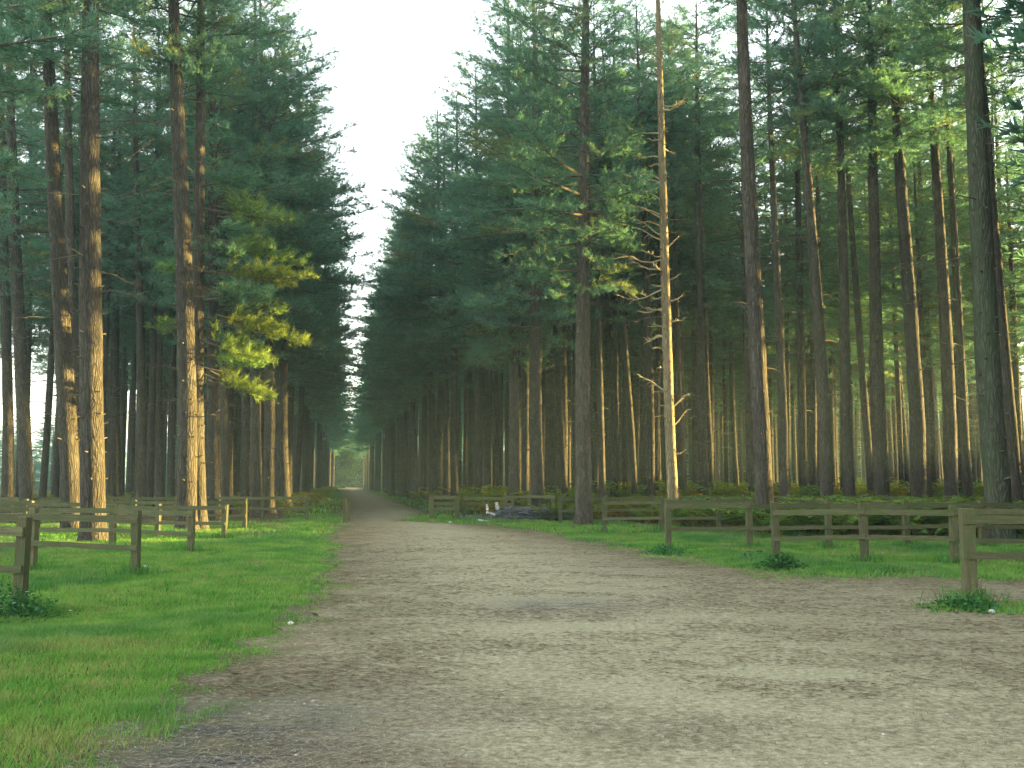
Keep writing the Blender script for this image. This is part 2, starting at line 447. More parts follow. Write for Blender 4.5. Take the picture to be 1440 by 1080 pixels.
def bough(mb, base, az, L, elev, droop, tips, dens=1.0, wood=1, tint=(1, 1, 1), sub=True, r0=None):
    """a living branch: limb, side twigs in a flat spray and shoots collected in tips (P, D, L, colour)"""
    k = 7; s = np.linspace(0, 1, k)
    dirh = np.array([math.cos(az), math.sin(az), 0])
    side = np.array([-dirh[1], dirh[0], 0])
    z = math.tan(elev) * s * L - droop * L * s ** 1.3 + (droop * 1.15) * L * np.clip(s - .45, 0, 1) ** 2 * 1.6
    wig = np.cumsum(RNG.normal(0, .035, k)) * L * .5
    pts = base + dirh * (s * L)[:, None] + side * wig[:, None] + np.array([0, 0, 1.]) * z[:, None]
    r0 = r0 or (.012 + .009 * L)
    mb.tube(pts, r0 * (1 - .85 * s), 4, wood, cap=False)
    nt = max(3, int(L * 5.2 * dens))
    tint_b = np.array(tint) * (.85 + .3 * RNG.random()) * (np.array([1.8, 1.15, .7]) if RNG.random() < .05 else 1.)
    for t_ in np.linspace(.26, .99, nt) + RNG.normal(0, .015, nt):
        t_ = min(max(t_, .2), 1.)
        p = np.array([np.interp(t_, s, pts[:, q]) for q in range(3)])
        sg = 1 if RNG.random() < .5 else -1
        a2 = sg * (R(30) + RNG.random() * R(40))
        d2 = unit(dirh * math.cos(a2) + side * math.sin(a2) + np.array([0, 0, RNG.normal(.14, .26)]))
        l2 = (.28 + .42 * L * (1.08 - t_) * (.5 + RNG.random() * .8)) if sub else .3
        l2 = min(l2, 1.5)
        if l2 > .5 and wood is not None:
            mb.tube(np.stack([p, p + d2 * l2 * .6, p + d2 * l2 + np.array([0, 0, .06])]), [.012, .008, .004], 3, wood, cap=False)
        nn = max(2, int(l2 / .13))
        q = np.linspace(.25, 1, nn)[:, None]
        c = tint_b * (.8 + .4 * RNG.random())
        tips.append((p + d2 * l2 * q + RNG.normal(0, .055, (nn, 3)), np.repeat(d2[None] + np.array([0, 0, .18]), nn, 0), np.full(nn, .9 + .3 * RNG.random()), np.repeat(c[None], nn, 0)))
    tips.append((pts[-1:], np.array([dirh + np.array([0, 0, .4])]), np.array([1.2]), np.array([tint])))

def crown(name, z0, z1, rmax, edge=False, step=.55, per=4.4, keep=.82, blades=11, ln=.185, wd=.022, dens=1.0):
    mb = MB(); tips = []
    z = z0
    while z < z1:
        f = (z - z0) / (z1 - z0)
        prof = (.55 + .45 * min(f / .18, 1)) * (1 - max(f - .2, 0) ** 1.35 * 1.0)
        if not edge: prof = (.5 + .5 * min(f / .3, 1)) * (1 - max(f - .45, 0) ** 1.2 * 1.1)
        n = int(per + RNG.random() * 1.2); a0 = RNG.random() * 6.28
        for q in range(n):
            if RNG.random() > keep: continue
            az = a0 + q * 2 * math.pi / n + RNG.normal(0, .3)
            L = rmax * max(prof, .16) * (.72 + .45 * RNG.random())
            if edge: L *= 1 + .28 * math.cos(az)
            elev = R(-5 + 50 * f ** 1.3 + RNG.normal(0, 7)); dr = .17 * (1 - f)
            bough(mb, np.array([0, 0, z + RNG.normal(0, .12)]), az, L, elev, dr, tips, dens)
        z += step * (.85 + .3 * RNG.random())
    P, D, L, C = [np.concatenate([q[i] for q in tips]) for i in range(4)]
    hue = RNG.random((len(P), 1))
    C = C * np.where(hue > .965, np.array([[1.9, 1.25, .8]]), np.array([[1., 1., 1.]]))
    needles(mb, P, unit(D), L, blades, ln, wd, C)
    return mb.mesh(name, [M['needle'], M['twig']])

H_TREE = 26.0
def trunk_mesh(name, mat, tw, stubs=True, twigs=0, r0=1.0, sweep=.12, sides=14, zlen=26.0, stublen=1.0, r=.27):
    """trunk of base radius r; whorls of dead stubs; a gentle sweep"""
    mb = MB(); k = 40
    z = np.concatenate([[-.25, 0, .12, .3, .6], np.linspace(1, zlen, k - 5)])
    ph = RNG.random() * 6.28
    fall = 1 - .9 * np.clip(z / (zlen * 1.02), 0, 1) ** 1.7
    flare = 1 + .5 * np.exp(-np.clip(z, 0, 9) / .33) 
    rr = r * fall * flare * (1 + RNG.normal(0, .012, k))
    sx = sweep * np.sin(z * .16 + ph) * np.clip(z / 4, 0, 1) ; sy = sweep * np.cos(z * .13 + ph * 1.7) * np.clip(z / 4, 0, 1)
    sx -= sx[1]; sy -= sy[1]
    pts = np.stack([sx, sy, z], -1)
    mb.tube(pts, rr, sides, 0, jit=.09)
    def axis(h): return np.array([np.interp(h, z, sx), np.interp(h, z, sy), h]), float(np.interp(h, z, rr))
    h = 1.6
    while stubs and h < zlen * .85:
        n = int(2 + RNG.random() * 4); a0 = RNG.random() * 6.28
        for q in range(n):
            a = a0 + q * 6.28 / n + RNG.normal(0, .3); b, rad = axis(h + RNG.normal(0, .05))
            l = stublen * (.04 + .16 * RNG.random() ** 2)
            d = np.array([math.cos(a), math.sin(a), .1 + .3 * RNG.random()])
            mb.tube(np.stack([b + d * rad * .8, b + d * (rad + l)]), [.026, .015], 5, 1)
        h += .42 + .35 * RNG.random()
    for q in range(twigs):
        h = 4.5 + RNG.random() * 10; b, rad = axis(h); a = RNG.random() * 6.28; l = .5 + 1.5 * RNG.random()
        d = np.array([math.cos(a), math.sin(a), 0.]); up = RNG.normal(-.05, .15)
        p = np.stack([b + d * rad * .7 + np.array([0, 0, 0.]), b + d * (rad + l * .5) + np.array([0, 0, up * l * .5]), b + d * (rad + l) + np.array([0, 0, up * l - .1 * l])])
        mb.tube(p, [.022, .014, .005], 4, 1, cap=False)
        for w in range(2):
            s = .4 + .5 * RNG.random(); a2 = a + RNG.choice([-1, 1]) * .8
            p0 = p[0] + (p[2] - p[0]) * s; l2 = l * .3
            mb.tube(np.stack([p0, p0 + np.array([math.cos(a2), math.sin(a2), .1]) * l2]), [.009, .004], 3, 1, cap=False)
    return mb.mesh(name, [mat, tw], True), (z, sx, sy, rr)

TRUNKS = [trunk_mesh("trunk", M['bark'], M['twig'], twigs=10, sweep=.05 + .02 * i) for i in range(5)]
THIN = [trunk_mesh("trunk", M['bark_far'], M['twig'], twigs=16, sweep=.03 + .015 * i, sides=9, r=.2) for i in range(5)]
EDGE = [crown("crown", 7.6 + .5 * i, 25.6, 3.7 + .15 * (i % 3), True) for i in range(4)]
INTR = [crown("crown", 14.2 + .6 * i, 25.8, 3.1, False, .6, 4.2, .82) for i in range(4)]
HIGH = [crown("crown", 15.6 + .8 * i, 25.8, 3.2, False, .56, 4.4, .84) for i in range(3)]
MIDC = [crown("crown", 9.2 + .8 * i, 25.8, 3.0, False, .66, 3.6, .72) for i in range(3)]

# ------------------------------------------------------------------ the pines one can tell apart
def lean_rot(base, px, py):
    T = at(px, py, base.y); d = (T - base).normalized()
    return Vector((0, 0, 1)).rotation_difference(d)
def dead_branch(parent, axis, h, az, L, rise=0.0, mat=None, name="dead_branch", r=.018, forks=5, sr=1.0):
    z, sx, sy, rr = axis; mb = MB()
    b = np.array([np.interp(h, z, sx), np.interp(h, z, sy), h]); rad = float(np.interp(h, z, rr)) * sr
    b[:2] *= sr
    d = np.array([math.cos(az), math.sin(az), 0]); k = 6; s = np.linspace(0, 1, k)
    p = b + d * (rad * .6 + s * L)[:, None] + np.array([0, 0, 1.]) * (rise * L * s + .12 * L * np.sin(s * 4 + h))[:, None]
    sd = np.array([-d[1], d[0], 0]); p = p + sd * (np.cumsum(RNG.normal(0, .05, k)) * L * .4)[:, None]
    mb.tube(p, r * (1 - .8 * s), 5, 0)
    for f in range(forks):
        t_ = .25 + .7 * RNG.random(); q = np.array([np.interp(t_, s, p[:, i]) for i in range(3)])
        a2 = az + RNG.choice([-1, 1]) * (.4 + .7 * RNG.random()); l2 = L * (.12 + .3 * RNG.random())
        e = q + np.array([math.cos(a2), math.sin(a2), RNG.normal(.15, .3)]) * l2
        mb.tube(np.stack([q, (q + e) / 2 + np.array([0, 0, .03]), e]), [r * .5, r * .35, r * .15], 4, 0, cap=False)
    return obj(name, mb.mesh(name, [mat or M['twig']], True), parent)
def live_bough(parent, axis, h, az, L, sr=1.0, elev=-4, tint=(2.7, 1.65, .42)):  # default tint has the yellow of low sunlight painted into the needles
    z, sx, sy, rr = axis; mb = MB(); tips = []
    b = np.array([np.interp(h, z, sx), np.interp(h, z, sy), h])
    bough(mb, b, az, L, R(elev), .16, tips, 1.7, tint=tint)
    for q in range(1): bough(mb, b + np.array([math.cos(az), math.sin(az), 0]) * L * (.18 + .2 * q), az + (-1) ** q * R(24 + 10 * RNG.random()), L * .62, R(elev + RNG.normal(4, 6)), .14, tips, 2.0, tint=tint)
    P, D, Ln, C = [np.concatenate([q[i] for q in tips]) for i in range(4)]
    needles(mb, P, unit(D), Ln, 12, .19, .022, C)
    return obj("bough", mb.mesh("bough", [M['needle'], M['twig']]), parent)

ALL = []          # (screen column, distance, u) of every pine
def pine(label, xb, d, w, top=None, tk=None, ck=None, rot=None, bark=None, group=None, name="pine_tree", sc=None, unique=False):
    """xb: photo column of the foot, d: distance, w: photo width of the trunk in pixels"""
    b = at(xb, 700, d); b.z = float(height(b.x, b.y)) - .02
    root = thing(name, label, "pine tree", b, 0, group)
    q = lean_rot(b, *top) if top else Vector((0, 0, 1)).rotation_difference(Vector((random.gauss(0, .012), random.gauss(0, .012), 1)))
    root.rotation_mode = 'QUATERNION'; root.rotation_quaternion = q
    me, axis = tk or TRUNKS[len(ALL) % 5]
    rad = w * d / F_PX / 2; sr = rad / (.27 if tk is None else tk[1][3][5])
    if bark:
        me = me.copy(); me.materials[0] = bark
    tr = obj("trunk", me, root); tr.scale = (sr, sr, 1); tr.rotation_euler.z = 0
    if ck is not None:
        c = obj("crown", ck, root); u = xy_to_u(b.x, b.y)
        c.rotation_euler.z = rot if rot is not None else ((math.pi if u > 0 else 0) + random.uniform(-.6, .6)) 
        c.scale = (1, 1, random.uniform(.96, 1.05))
    ALL.append((px_of(b.x, b.y), b.y, b.x))
    return root, axis, sr

def dbs(pt, specs, mat=None):
    root, axis, sr = pt
    for h, az, L, *r in specs: dead_branch(root, axis, h, az, L, (r[0] if r else 0), mat, sr=sr)

PI = math.pi
# left of the ride
p = pine("thickest scaly grey pine at the car park fence, sunlit on its edge", 134, 26.5, 33, (128, 0), ck=INTR[0])
dbs(p, [(10.2, -.1, 1.9, .25), (11.3, .1, 2.0, -.12), (9.4, 0, 2.2, .12), (12.6, .2, 1.2, .5), (7.1, .3, 1.1, -.1), (8.6, -.2, 1.4, .1), (6.6, .2, 1.5, -.1)])
p = pine("leaning pine with a brightly sunlit golden trunk beside the thickest grey pine", 104, 32, 26, (66, 0), ck=INTR[1])
dbs(p, [(8.3, PI, 1.6, -.2), (7.6, PI + .3, 1.5, -.1), (6.3, PI, 1.4, .05), (5.7, PI - .3, 1.1, -.3), (3.9, PI, .9, 0), (3.3, .1, 1.2, .1), (9.8, PI, 1.2, .1)])
pine("straight pine standing just behind the golden leaning pine", 107, 40, 17, (96, 0), ck=INTR[2])
p = pine("tall scaly pine rising through the third fence from the front, grass at its foot", 264, 32, 27, (247, 0), ck=INTR[2])
dbs(p, [(5.3, PI, 1.1, -.1), (4.7, 0, .8, .1), (6.2, PI + .3, .9, .3), (3.8, 0, 1.3, 0), (4.3, PI, .7, -.2), (7.8, .1, .9, -.1)])
p = pine("orange sunlit pine close behind the tall scaly pine, golden boughs over the grass", 283, 33.5, 19, (279, 0), ck=INTR[0])
live = p
SUN_G1, SUN_G2, G3 = (1.75, 1.16, .36), (1.35, 1.06, .5), (1, 1, 1)  # first two tints paint yellow sunlight into the needles, the last is plain
for h, az, L, el, tn in ((11.6, -.5, 2.4, 6, G3), (10.9, -.2, 3.2, -6, SUN_G2), (10.3, .5, 2.2, 2, G3), (9.8, .15, 3.5, -9, SUN_G2), (9.3, -.7, 2.0, 0, G3), (8.7, -.15, 3.9, -2, SUN_G1), (8.2, .35, 2.8, -12, SUN_G2), (7.7, -.45, 3.0, 4, G3),
                        (7.2, .1, 3.5, -10, SUN_G1), (6.9, 2.8, 1.5, 4, SUN_G2), (6.4, -.3, 2.7, -14, SUN_G1), (5.9, .3, 2.2, -4, SUN_G2), (5.3, -.1, 2.6, -17, SUN_G1), (8.9, 2.9, 1.2, 0, SUN_G2)):
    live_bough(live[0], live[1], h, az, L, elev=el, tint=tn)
pine("dark pine trunk behind the orange sunlit pine", 303, 42, 18, (299, 100), ck=EDGE[1])
pine("slim pine with an orange strip beside the dark trunk behind the fence", 318, 46, 12, (312, 100), ck=EDGE[2])
pine("thin grey pine left of the two sunlit edge pines", 345, 52, 11, (342, 100), ck=EDGE[0])
pine("edge pine with a glowing orange stripe, first of two before the ride bends", 379, 47, 17, (371, 100), ck=EDGE[1])
pine("edge pine with a pale orange stripe, second of two before the ride bends", 401, 53, 15, (397, 100), ck=EDGE[2])
pine("thick dark pine left of the glowing edge pines", 362, 45, 15, (358, 100), ck=EDGE[3])
pine("grey pine at the far left edge with a curved trunk above the logs", 40, 42, 19, (14, 100), ck=MIDC[1])
pine("dark pine cut by the left picture edge behind the front post", 13, 47, 15, (3, 0), ck=MIDC[2])
pine("slim grey pine in the gap between the thickest pine and the tall scaly pine", 199, 50, 13, (191, 0), ck=MIDC[0])
pine("slim brown pine just left of the tall scaly pine", 226, 55, 12, (222, 0), ck=MIDC[1])
pine("thin pine right beside the thickest grey pine, half in shade", 166, 62, 10, (159, 0), ck=MIDC[2])
pine("pine outside the left picture edge whose dark boughs hang into view", -150, 24, 28, (-165, 0), ck=EDGE[2], rot=0)
# right of the ride
pine("thick reddish pine, left of a close pair at the ride edge", 722, 49, 15, (718, 200), ck=EDGE[0])
pine("thin red sunlit pine, right of a close pair at the ride edge", 738, 53, 11, (735, 200), ck=EDGE[2])
pine("dark straight pine between the red pair and the broad pine", 758, 45, 19, (750, 200), ck=EDGE[1])
pine("broad grey pine in the middle of the right hand wood behind the rails", 821, 38, 23, (822, 0), ck=EDGE[3])
pine("slim lit pine right behind the broad grey pine", 847, 50, 10, (838, 200), ck=MIDC[0])
pine("slim leaning pine between the broad grey pine and the pale bare pine", 893, 52, 10, (868, 350), ck=MIDC[1])
pine("thin crooked pine left of the broad grey pine", 795, 50, 9, (773, 350), ck=MIDC[2])
pine("slim dark pine close left of the pale bare pine", 913, 54, 11, (905, 200), ck=MIDC[0])
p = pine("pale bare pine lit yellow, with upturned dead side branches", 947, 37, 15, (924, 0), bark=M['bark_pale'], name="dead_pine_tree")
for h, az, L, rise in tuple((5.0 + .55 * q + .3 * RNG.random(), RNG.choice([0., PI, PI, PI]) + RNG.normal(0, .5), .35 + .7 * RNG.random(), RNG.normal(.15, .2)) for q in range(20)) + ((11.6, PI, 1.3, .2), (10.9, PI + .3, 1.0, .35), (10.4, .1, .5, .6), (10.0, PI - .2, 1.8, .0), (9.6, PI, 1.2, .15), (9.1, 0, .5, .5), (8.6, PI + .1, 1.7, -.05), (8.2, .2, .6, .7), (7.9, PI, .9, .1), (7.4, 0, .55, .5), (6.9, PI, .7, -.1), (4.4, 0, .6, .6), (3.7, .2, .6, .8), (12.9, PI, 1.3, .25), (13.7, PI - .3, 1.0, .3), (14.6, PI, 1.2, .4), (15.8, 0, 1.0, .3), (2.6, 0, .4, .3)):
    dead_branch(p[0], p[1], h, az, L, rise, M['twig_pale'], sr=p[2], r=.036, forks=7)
p = pine("rough grey pine leaning a little, foot behind the second rail fence", 1075, 30, 25, (1046, 0), ck=INTR[3])
dbs(p, [(14.0, 0, 1.6, -.6), (12.6, 0, 1.3, -.5), (8.5, PI, .7, .1), (8.0, 0, .5, .2), (13.2, PI, .9, .2)])
pine("first dark pine right of the rough grey leaning pine", 1102, 45, 13, (1086, 200), ck=HIGH[1])
pine("dark leaning pine with a bright lit edge, second from the rough grey pine", 1163, 42, 18, (1125, 100), ck=HIGH[2])
pine("near black pine, third from the rough grey pine", 1196, 42, 16, (1172, 50), ck=HIGH[0])
pine("straight dark pine right of a thinner leaning one, bracken at its foot", 1240, 42, 20, (1222, 50), ck=HIGH[1])
pine("thin leaning pine between the near black and the straight dark pine", 1226, 50, 11, (1188, 150), ck=HIGH[2])
pine("thick dark pine with a pale lit edge above the second fence post", 1291, 42, 22, (1257, 50), ck=HIGH[0])
pine("dark pine directly left of the leaning thin pine by the mossy trunk", 1337, 43, 19, (1308, 100), ck=HIGH[1])
pine("thin leaning pine between the dark pine and the mossy trunk", 1364, 46, 13, (1324, 100), ck=HIGH[2])
pine("thick green mossy pine behind the nearest right fence post", 1405, 27, 35, (1364, 0), ck=HIGH[0], bark=M['bark_moss'])
pine("sunlit leaning pine just right of the mossy trunk", 1431, 36, 16, (1384, 100), ck=HIGH[1])
N_HAND = len(ALL)

# ------------------------------------------------------------------ the rest of the wood
cand = []
RB = random.Random(3)
def ok_spot(x, y, sep=1.6):
    return all((x - b[2]) ** 2 + (y - b[1]) ** 2 > sep * sep for b in ALL)
LANES = [(b[2], b[1]) for b in ALL if any(abs(b[0] - c) < 6 for c in (104, 264, 283, 379, 401, 722, 738, 947, 1163, 1075, 1291, 1431, 134))]
def in_lane(x, y):                  # gaps in the rows through which the low sun falls on some trunks
    for (lx_, ly_) in LANES:
        t_ = (x - lx_) * math.sin(R(SUN_AZ)) + (y - ly_) * math.cos(R(SUN_AZ))
        if t_ > 2 and abs(-(x - lx_) * math.cos(R(SUN_AZ)) + (y - ly_) * math.sin(R(SUN_AZ))) < .5: return True
    return False
for side in (1, -1):
    u = 6.2
    umax = 125 if side > 0 else 44
    row = 0
    while u < umax:
        v = -14.0 + RB.random() * 2
        sp = 3.4 if row == 0 else (2.15 if v < 85 else 2.5) if side > 0 else 2.9
        while v < (340 if side > 0 and row < 18 else 340 if side < 0 and row < 10 else 275 if row < 3 else 230 if side > 0 else 190 if row < 8 else 130):
            uu = side * (u - ((np.interp(v, [56, 62, 82, 90, 170], [0, 1.5, 1.9, 2.7, 3.0]) if side > 0 else np.interp(v, [65, 95], [0, .5])) if row == 0 else 0) + RB.gauss(0, .3)); vv = v + RB.gauss(0, .5)
            x, y = uv_to_xy(uu, vv)
            v += (1.55 if side > 0 and v < 26 else sp) * (1 + .25 * RB.random())
            if y > 5 and row > 2 and vv > 125 and RB.random() < .35: continue
            inside = y > 2 and abs(x) < y * .515 + 1.5
            if side > 0 and uu > np.interp(vv, [0, 28, 36, 55, 100, 130, 200], [76, 76, 40, 42, 60, 80, 125]): continue
            if uu > 78 and not inside: continue
            if side > 0 and row > 0 and in_lane(x, y): continue
            if 279 < vv < 297: continue
            if vv > 230 and row >= 3 and (vv < 297 or RB.random() < .3): continue
            if side < 0 and row >= 3 and vv < 150 and RB.random() < .22: continue
            if side < 0 and row >= 8 and (vv < 150 or not inside): continue
            if side > 0 and not inside and 46 < vv < 135 and RB.random() < .5: continue
            if side > 0 and row > 1 and vv > 28 and RB.random() < (.06 if vv < 62 else .18): continue
            lim = 49 if side > 0 else 50
            if row == 0 and side > 0: lim = 58
            if row == 0 and side < 0: lim = 57
            if inside and y < lim: continue
            if side < 0 and (y < 30 or (not inside and y < 45)): continue       # open car park on the left
            if not inside and y < 60 and abs(x) < 13: continue
            if not ok_spot(x, y, 1.3): continue
            if vv > 62 and RB.random() < .12: continue
            cand.append((y, x, row, side, inside))
        u += 3.3 if row == 0 else 2.8
        row += 1

for k in range(260):                 # more pines off to the right so the car park lies in shade
    d0 = 2.5 + .075 * k; t_ = RB.uniform(20, 66)
    x, y = t_ * math.sin(R(SUN_AZ)) + RB.gauss(0, .1), d0 + t_ * math.cos(R(SUN_AZ))
    if abs(x) > y * .53 + 2.5 and all((x - c[1]) ** 2 + (y - c[0]) ** 2 > .6 for c in cand) and not in_lane(x, y): cand.append((y, x, 9, 1, False))
vis = [c for c in cand if c[4] and c[0] > 2]
vis.sort(key=lambda c: c[0] - (25 if c[2] == 0 else 0))
N_INDIV = 250
near, rest = vis[:N_INDIV], vis[N_INDIV:] + [c for c in cand if not c[4]]
ORD = "first second third fourth fifth sixth seventh eighth ninth tenth".split()
def place(c, i):
    y, x, row, side, inside = c
    edge = row == 0
    b = Vector((x, y, float(height(x, y)) - .02))
    r = thing("pine_tree", "", "pine tree", b, 0, None)
    r.rotation_mode = 'XYZ'; r.rotation_euler = (RB.gauss(0, .014), RB.gauss(0, .014), RB.uniform(0, 6.28) if not edge else (PI if side > 0 else 0) + RB.uniform(-.5, .5))
    me, ax = (TRUNKS if edge else THIN)[i % 5]
    k = RB.uniform(.75, 1.05) if edge else RB.uniform(.75, 1.25)
    t_ = obj("trunk", me, r); t_.scale = (k, k, 1)
    ck = EDGE[(i * 3 + 1) % 4] if edge else (MIDC[i % 3] if (row > 3 or side < 0) else INTR[i % 4])
    o = obj("crown", ck, r); s = RB.uniform(.9, 1.1); low = side > 0 and x > y * .20 and not edge and RB.random() < .55
    o.scale = (s, s, RB.uniform(.95, 1.06))
    if low: q = RB.uniform(.68, .84); o.scale.z = q; t_.scale.z = q
    ALL.append((px_of(x, y), y, x))
    return r
placed = [(place(c, i), c) for i, c in enumerate(near)]
MARKS = [(13, "the frame edge pine"), (40, "the curved grey pine"), (104, "the golden leaning pine"), (134, "the thickest grey pine"), (199, "the slim gap pine"), (264, "the tall scaly pine"), (303, "the dark hidden pine"),
         (345, "the thin grey pine"), (379, "the glowing edge pine"), (401, "the pale striped pine"), (490, "the ride"), (722, "the thick reddish pine"), (758, "the dark straight pine"), (821, "the broad grey pine"),
         (893, "the slim leaning pine"), (947, "the bare pine"), (1075, "the rough leaning pine"), (1102, "the first dark pine"), (1163, "the bright edged pine"), (1196, "the black pine"), (1240, "the bracken foot pine"),
         (1291, "the pale edged pine"), (1337, "the inner dark pine"), (1405, "the mossy pine"), (9999, "the frame edge")]
gaps, edges = {}, {1: [], -1: []}
for r, (y, x, row, side, inside) in placed:
    if row == 0: edges[side].append((y, r)); continue
    c = px_of(x, y); k = max([i for i, m in enumerate(MARKS) if m[0] <= c] or [0])
    gaps.setdefault(k, []).append((y, c, r))
for sd, lst in edges.items():
    lst.sort(key=lambda q: q[0]); w = "right" if sd > 0 else "left"; ref = "the red pair" if sd > 0 else "the pale striped pine"
    for n, (y, r) in enumerate(lst):
        if n < 10: r["label"] = f"{ORD[n]} low boughed edge pine beyond {ref}, lining the ride's {w} side"
        else: r["label"] = f"far low boughed pine near the vanishing end of the ride's {w} side"
        r["group"] = f"edge pines lining the ride's {w} side"
for k, lst in gaps.items():
    lst.sort(key=lambda q: q[0]); a, b = MARKS[k][1], MARKS[min(k + 1, len(MARKS) - 1)][1]
    a, b = a[4:], b[4:]
    first = sorted(lst[:5], key=lambda q: q[1])
    for n, (y, c, r) in enumerate(first):
        r["label"] = f"{ORD[n]} slim pine from {a}, of the thicker ones towards {b}"
        r["group"] = "slim pines behind the front trunks"
    for y, c, r in lst[5:]:
        r["label"] = f"thread thin far pine in the gap between {a} and {b}"; r["group"] = f"far pines between {a} and {b}"

# everything farther or outside the picture as one mass of low detail pines
def lod_tree(z0, rmax, edge):
    mb = MB(); z = np.array([-.2, 1, 6, 12, 19, 25.5])
    mb.tube(np.stack([0 * z, 0 * z, z], -1), .19 * (1 - .9 * np.clip(z / 26, 0, 1) ** 1.7), 6, 0, cap=False)
    tips = []; zz = z0
    while zz < 25.8:
        f = (zz - z0) / (25.8 - z0); prof = (.6 + .4 * min(f / .2, 1)) * (1 - max(f - .25, 0) ** 1.3)
        for q in range(4):
            if RNG.random() > .8: continue
            az = RNG.random() * 6.28; L = rmax * max(prof, .2) * (.7 + .5 * RNG.random()) * (1 + (.25 * math.cos(az) if edge else 0))
            n = int(4 + L * 4); s = (.25 + .75 * RNG.random((n, 1)))
            d = np.array([math.cos(az), math.sin(az), 0]); sd = np.array([-d[1], d[0], 0])
            P = np.array([0, 0, zz]) + d * L * s + sd * RNG.normal(0, .28, (n, 1)) * L * .6 * (1.1 - s) + np.array([0, 0, 1.]) * (RNG.normal(0, .07, (n, 1)) + (.6 * f - .12) * L * s)
            tips.append((P, np.repeat((d + np.array([0, 0, .2]))[None], n, 0), np.ones(n), np.full((n, 3), .8 + .4 * RNG.random())))
        zz += .8
    P, D, L, C = [np.concatenate([q[i] for q in tips]) for i in range(4)]
    needles(mb, P, unit(D), L, 5, .42, .10, C, spread=.7, m=1)
    return mb
LOD_E = [lod_tree(8.0 + .6 * i, 3.8, True) for i in range(2)]
LOD_Y = [lod_tree(.5, 2.6, False) for i in range(2)]
LOD_S = [lod_tree(9.6 + .9 * i, 3.3, False) for i in range(2)]
LOD_I = [lod_tree(12.0 + 1.0 * i, 2.6, False) for i in range(3)]
def merge(objs, name, mats):
    """objs: list of (MB, x, y, z, rot, sxy, sz)"""
    cache, Vs, Cs, Fs, Ms, n = {}, [], [], {3: [], 4: []}, {3: [], 4: []}, 0
    for mbk, x, y, z, a, s, sz in objs:
        if id(mbk) not in cache:
            cache[id(mbk)] = (np.vstack(mbk.V), np.vstack(mbk.C), {k: (np.vstack(mbk.F[k]), np.concatenate(mbk.M[k])) for k in (3, 4) if mbk.F[k]})
        V0, C0, FF = cache[id(mbk)]
        ca, sa = math.cos(a), math.sin(a)
        V1 = np.stack([(V0[:, 0] * ca - V0[:, 1] * sa) * s + x, (V0[:, 0] * sa + V0[:, 1] * ca) * s + y, V0[:, 2] * sz + z], -1)
        Vs.append(V1); Cs.append(C0 * RNG.uniform(.85, 1.15))
        for k, (f, m) in FF.items(): Fs[k].append(f + n); Ms[k].append(m)
        n += len(V0)
    fs = [np.vstack(Fs[k]) for k in (3, 4) if Fs[k]]; ms = np.concatenate([np.concatenate(Ms[k]) for k in (3, 4) if Ms[k]])
    return np_mesh(name, np.vstack(Vs), fs, mats, ms, np.vstack(Cs))
lst = []
for i, (y, x, row, side, inside) in enumerate(rest):
    e = row == 0
    lst.append(((LOD_E if e else LOD_I if inside else LOD_S)[i % (3 if inside and not e else 2)], x, y, float(height(x, y)), (PI if side > 0 else 0) + RB.uniform(-.5, .5) if e else RB.uniform(0, 6.28), RB.uniform(.85, 1.15), RB.uniform(.9, 1.06) * (RB.uniform(.66, .86) if inside and side > 0 and x > y * .20 and y < 150 else 1)))
for q in range(560):
    y = RB.uniform(105, 235); x = RB.uniform(-.54, .56) * y; u = xy_to_u(x, y)
    if abs(u) < 13 or (u < 0 and (y < 150 or RB.random() < .15)) or (u > 0 and u < 22 and y < 150): continue
    lst.append((LOD_Y[q % 2], x, y, float(height(x, y)) - .1, RB.uniform(0, 6.28), RB.uniform(.8, 1.2), RB.uniform(.25, .5)))
for q in range(270):                 # unseen scrub added beyond the frame to keep low sun off the ground
    y = RB.uniform(24, 68); x = max(20.0, .53 * y + 3) + abs(RB.gauss(0, 1.6)); h = (x + 7) * math.tan(R(SUN_EL)) * RB.uniform(.9, 1.22)
    lst.append((LOD_Y[q % 2], x, y, float(height(x, y)) - .1, RB.uniform(0, 6.28), RB.uniform(.4, .6), h / 25.8))
for q in range(90):
    u, v = RB.uniform(-26, 20), RB.uniform(300, 350)
    x, y = uv_to_xy(u, v); lst.append((LOD_Y[q % 2], x, y, float(height(x, y)) - .1, RB.uniform(0, 6.28), RB.uniform(.9, 1.4), RB.uniform(.25, .7)))
tag(obj("distant_and_shade_wood", merge(lst, "distant_and_shade_wood", [M['bark_far'], M['needle']])), "far off pines closing the view, with unseen pines and scrub added for shade", "wood", kind='stuff')  # also holds the unseen pines and scrub added to shade the ground
print("pines: hand", N_HAND, "indiv", len(near), "mass", len(rest))

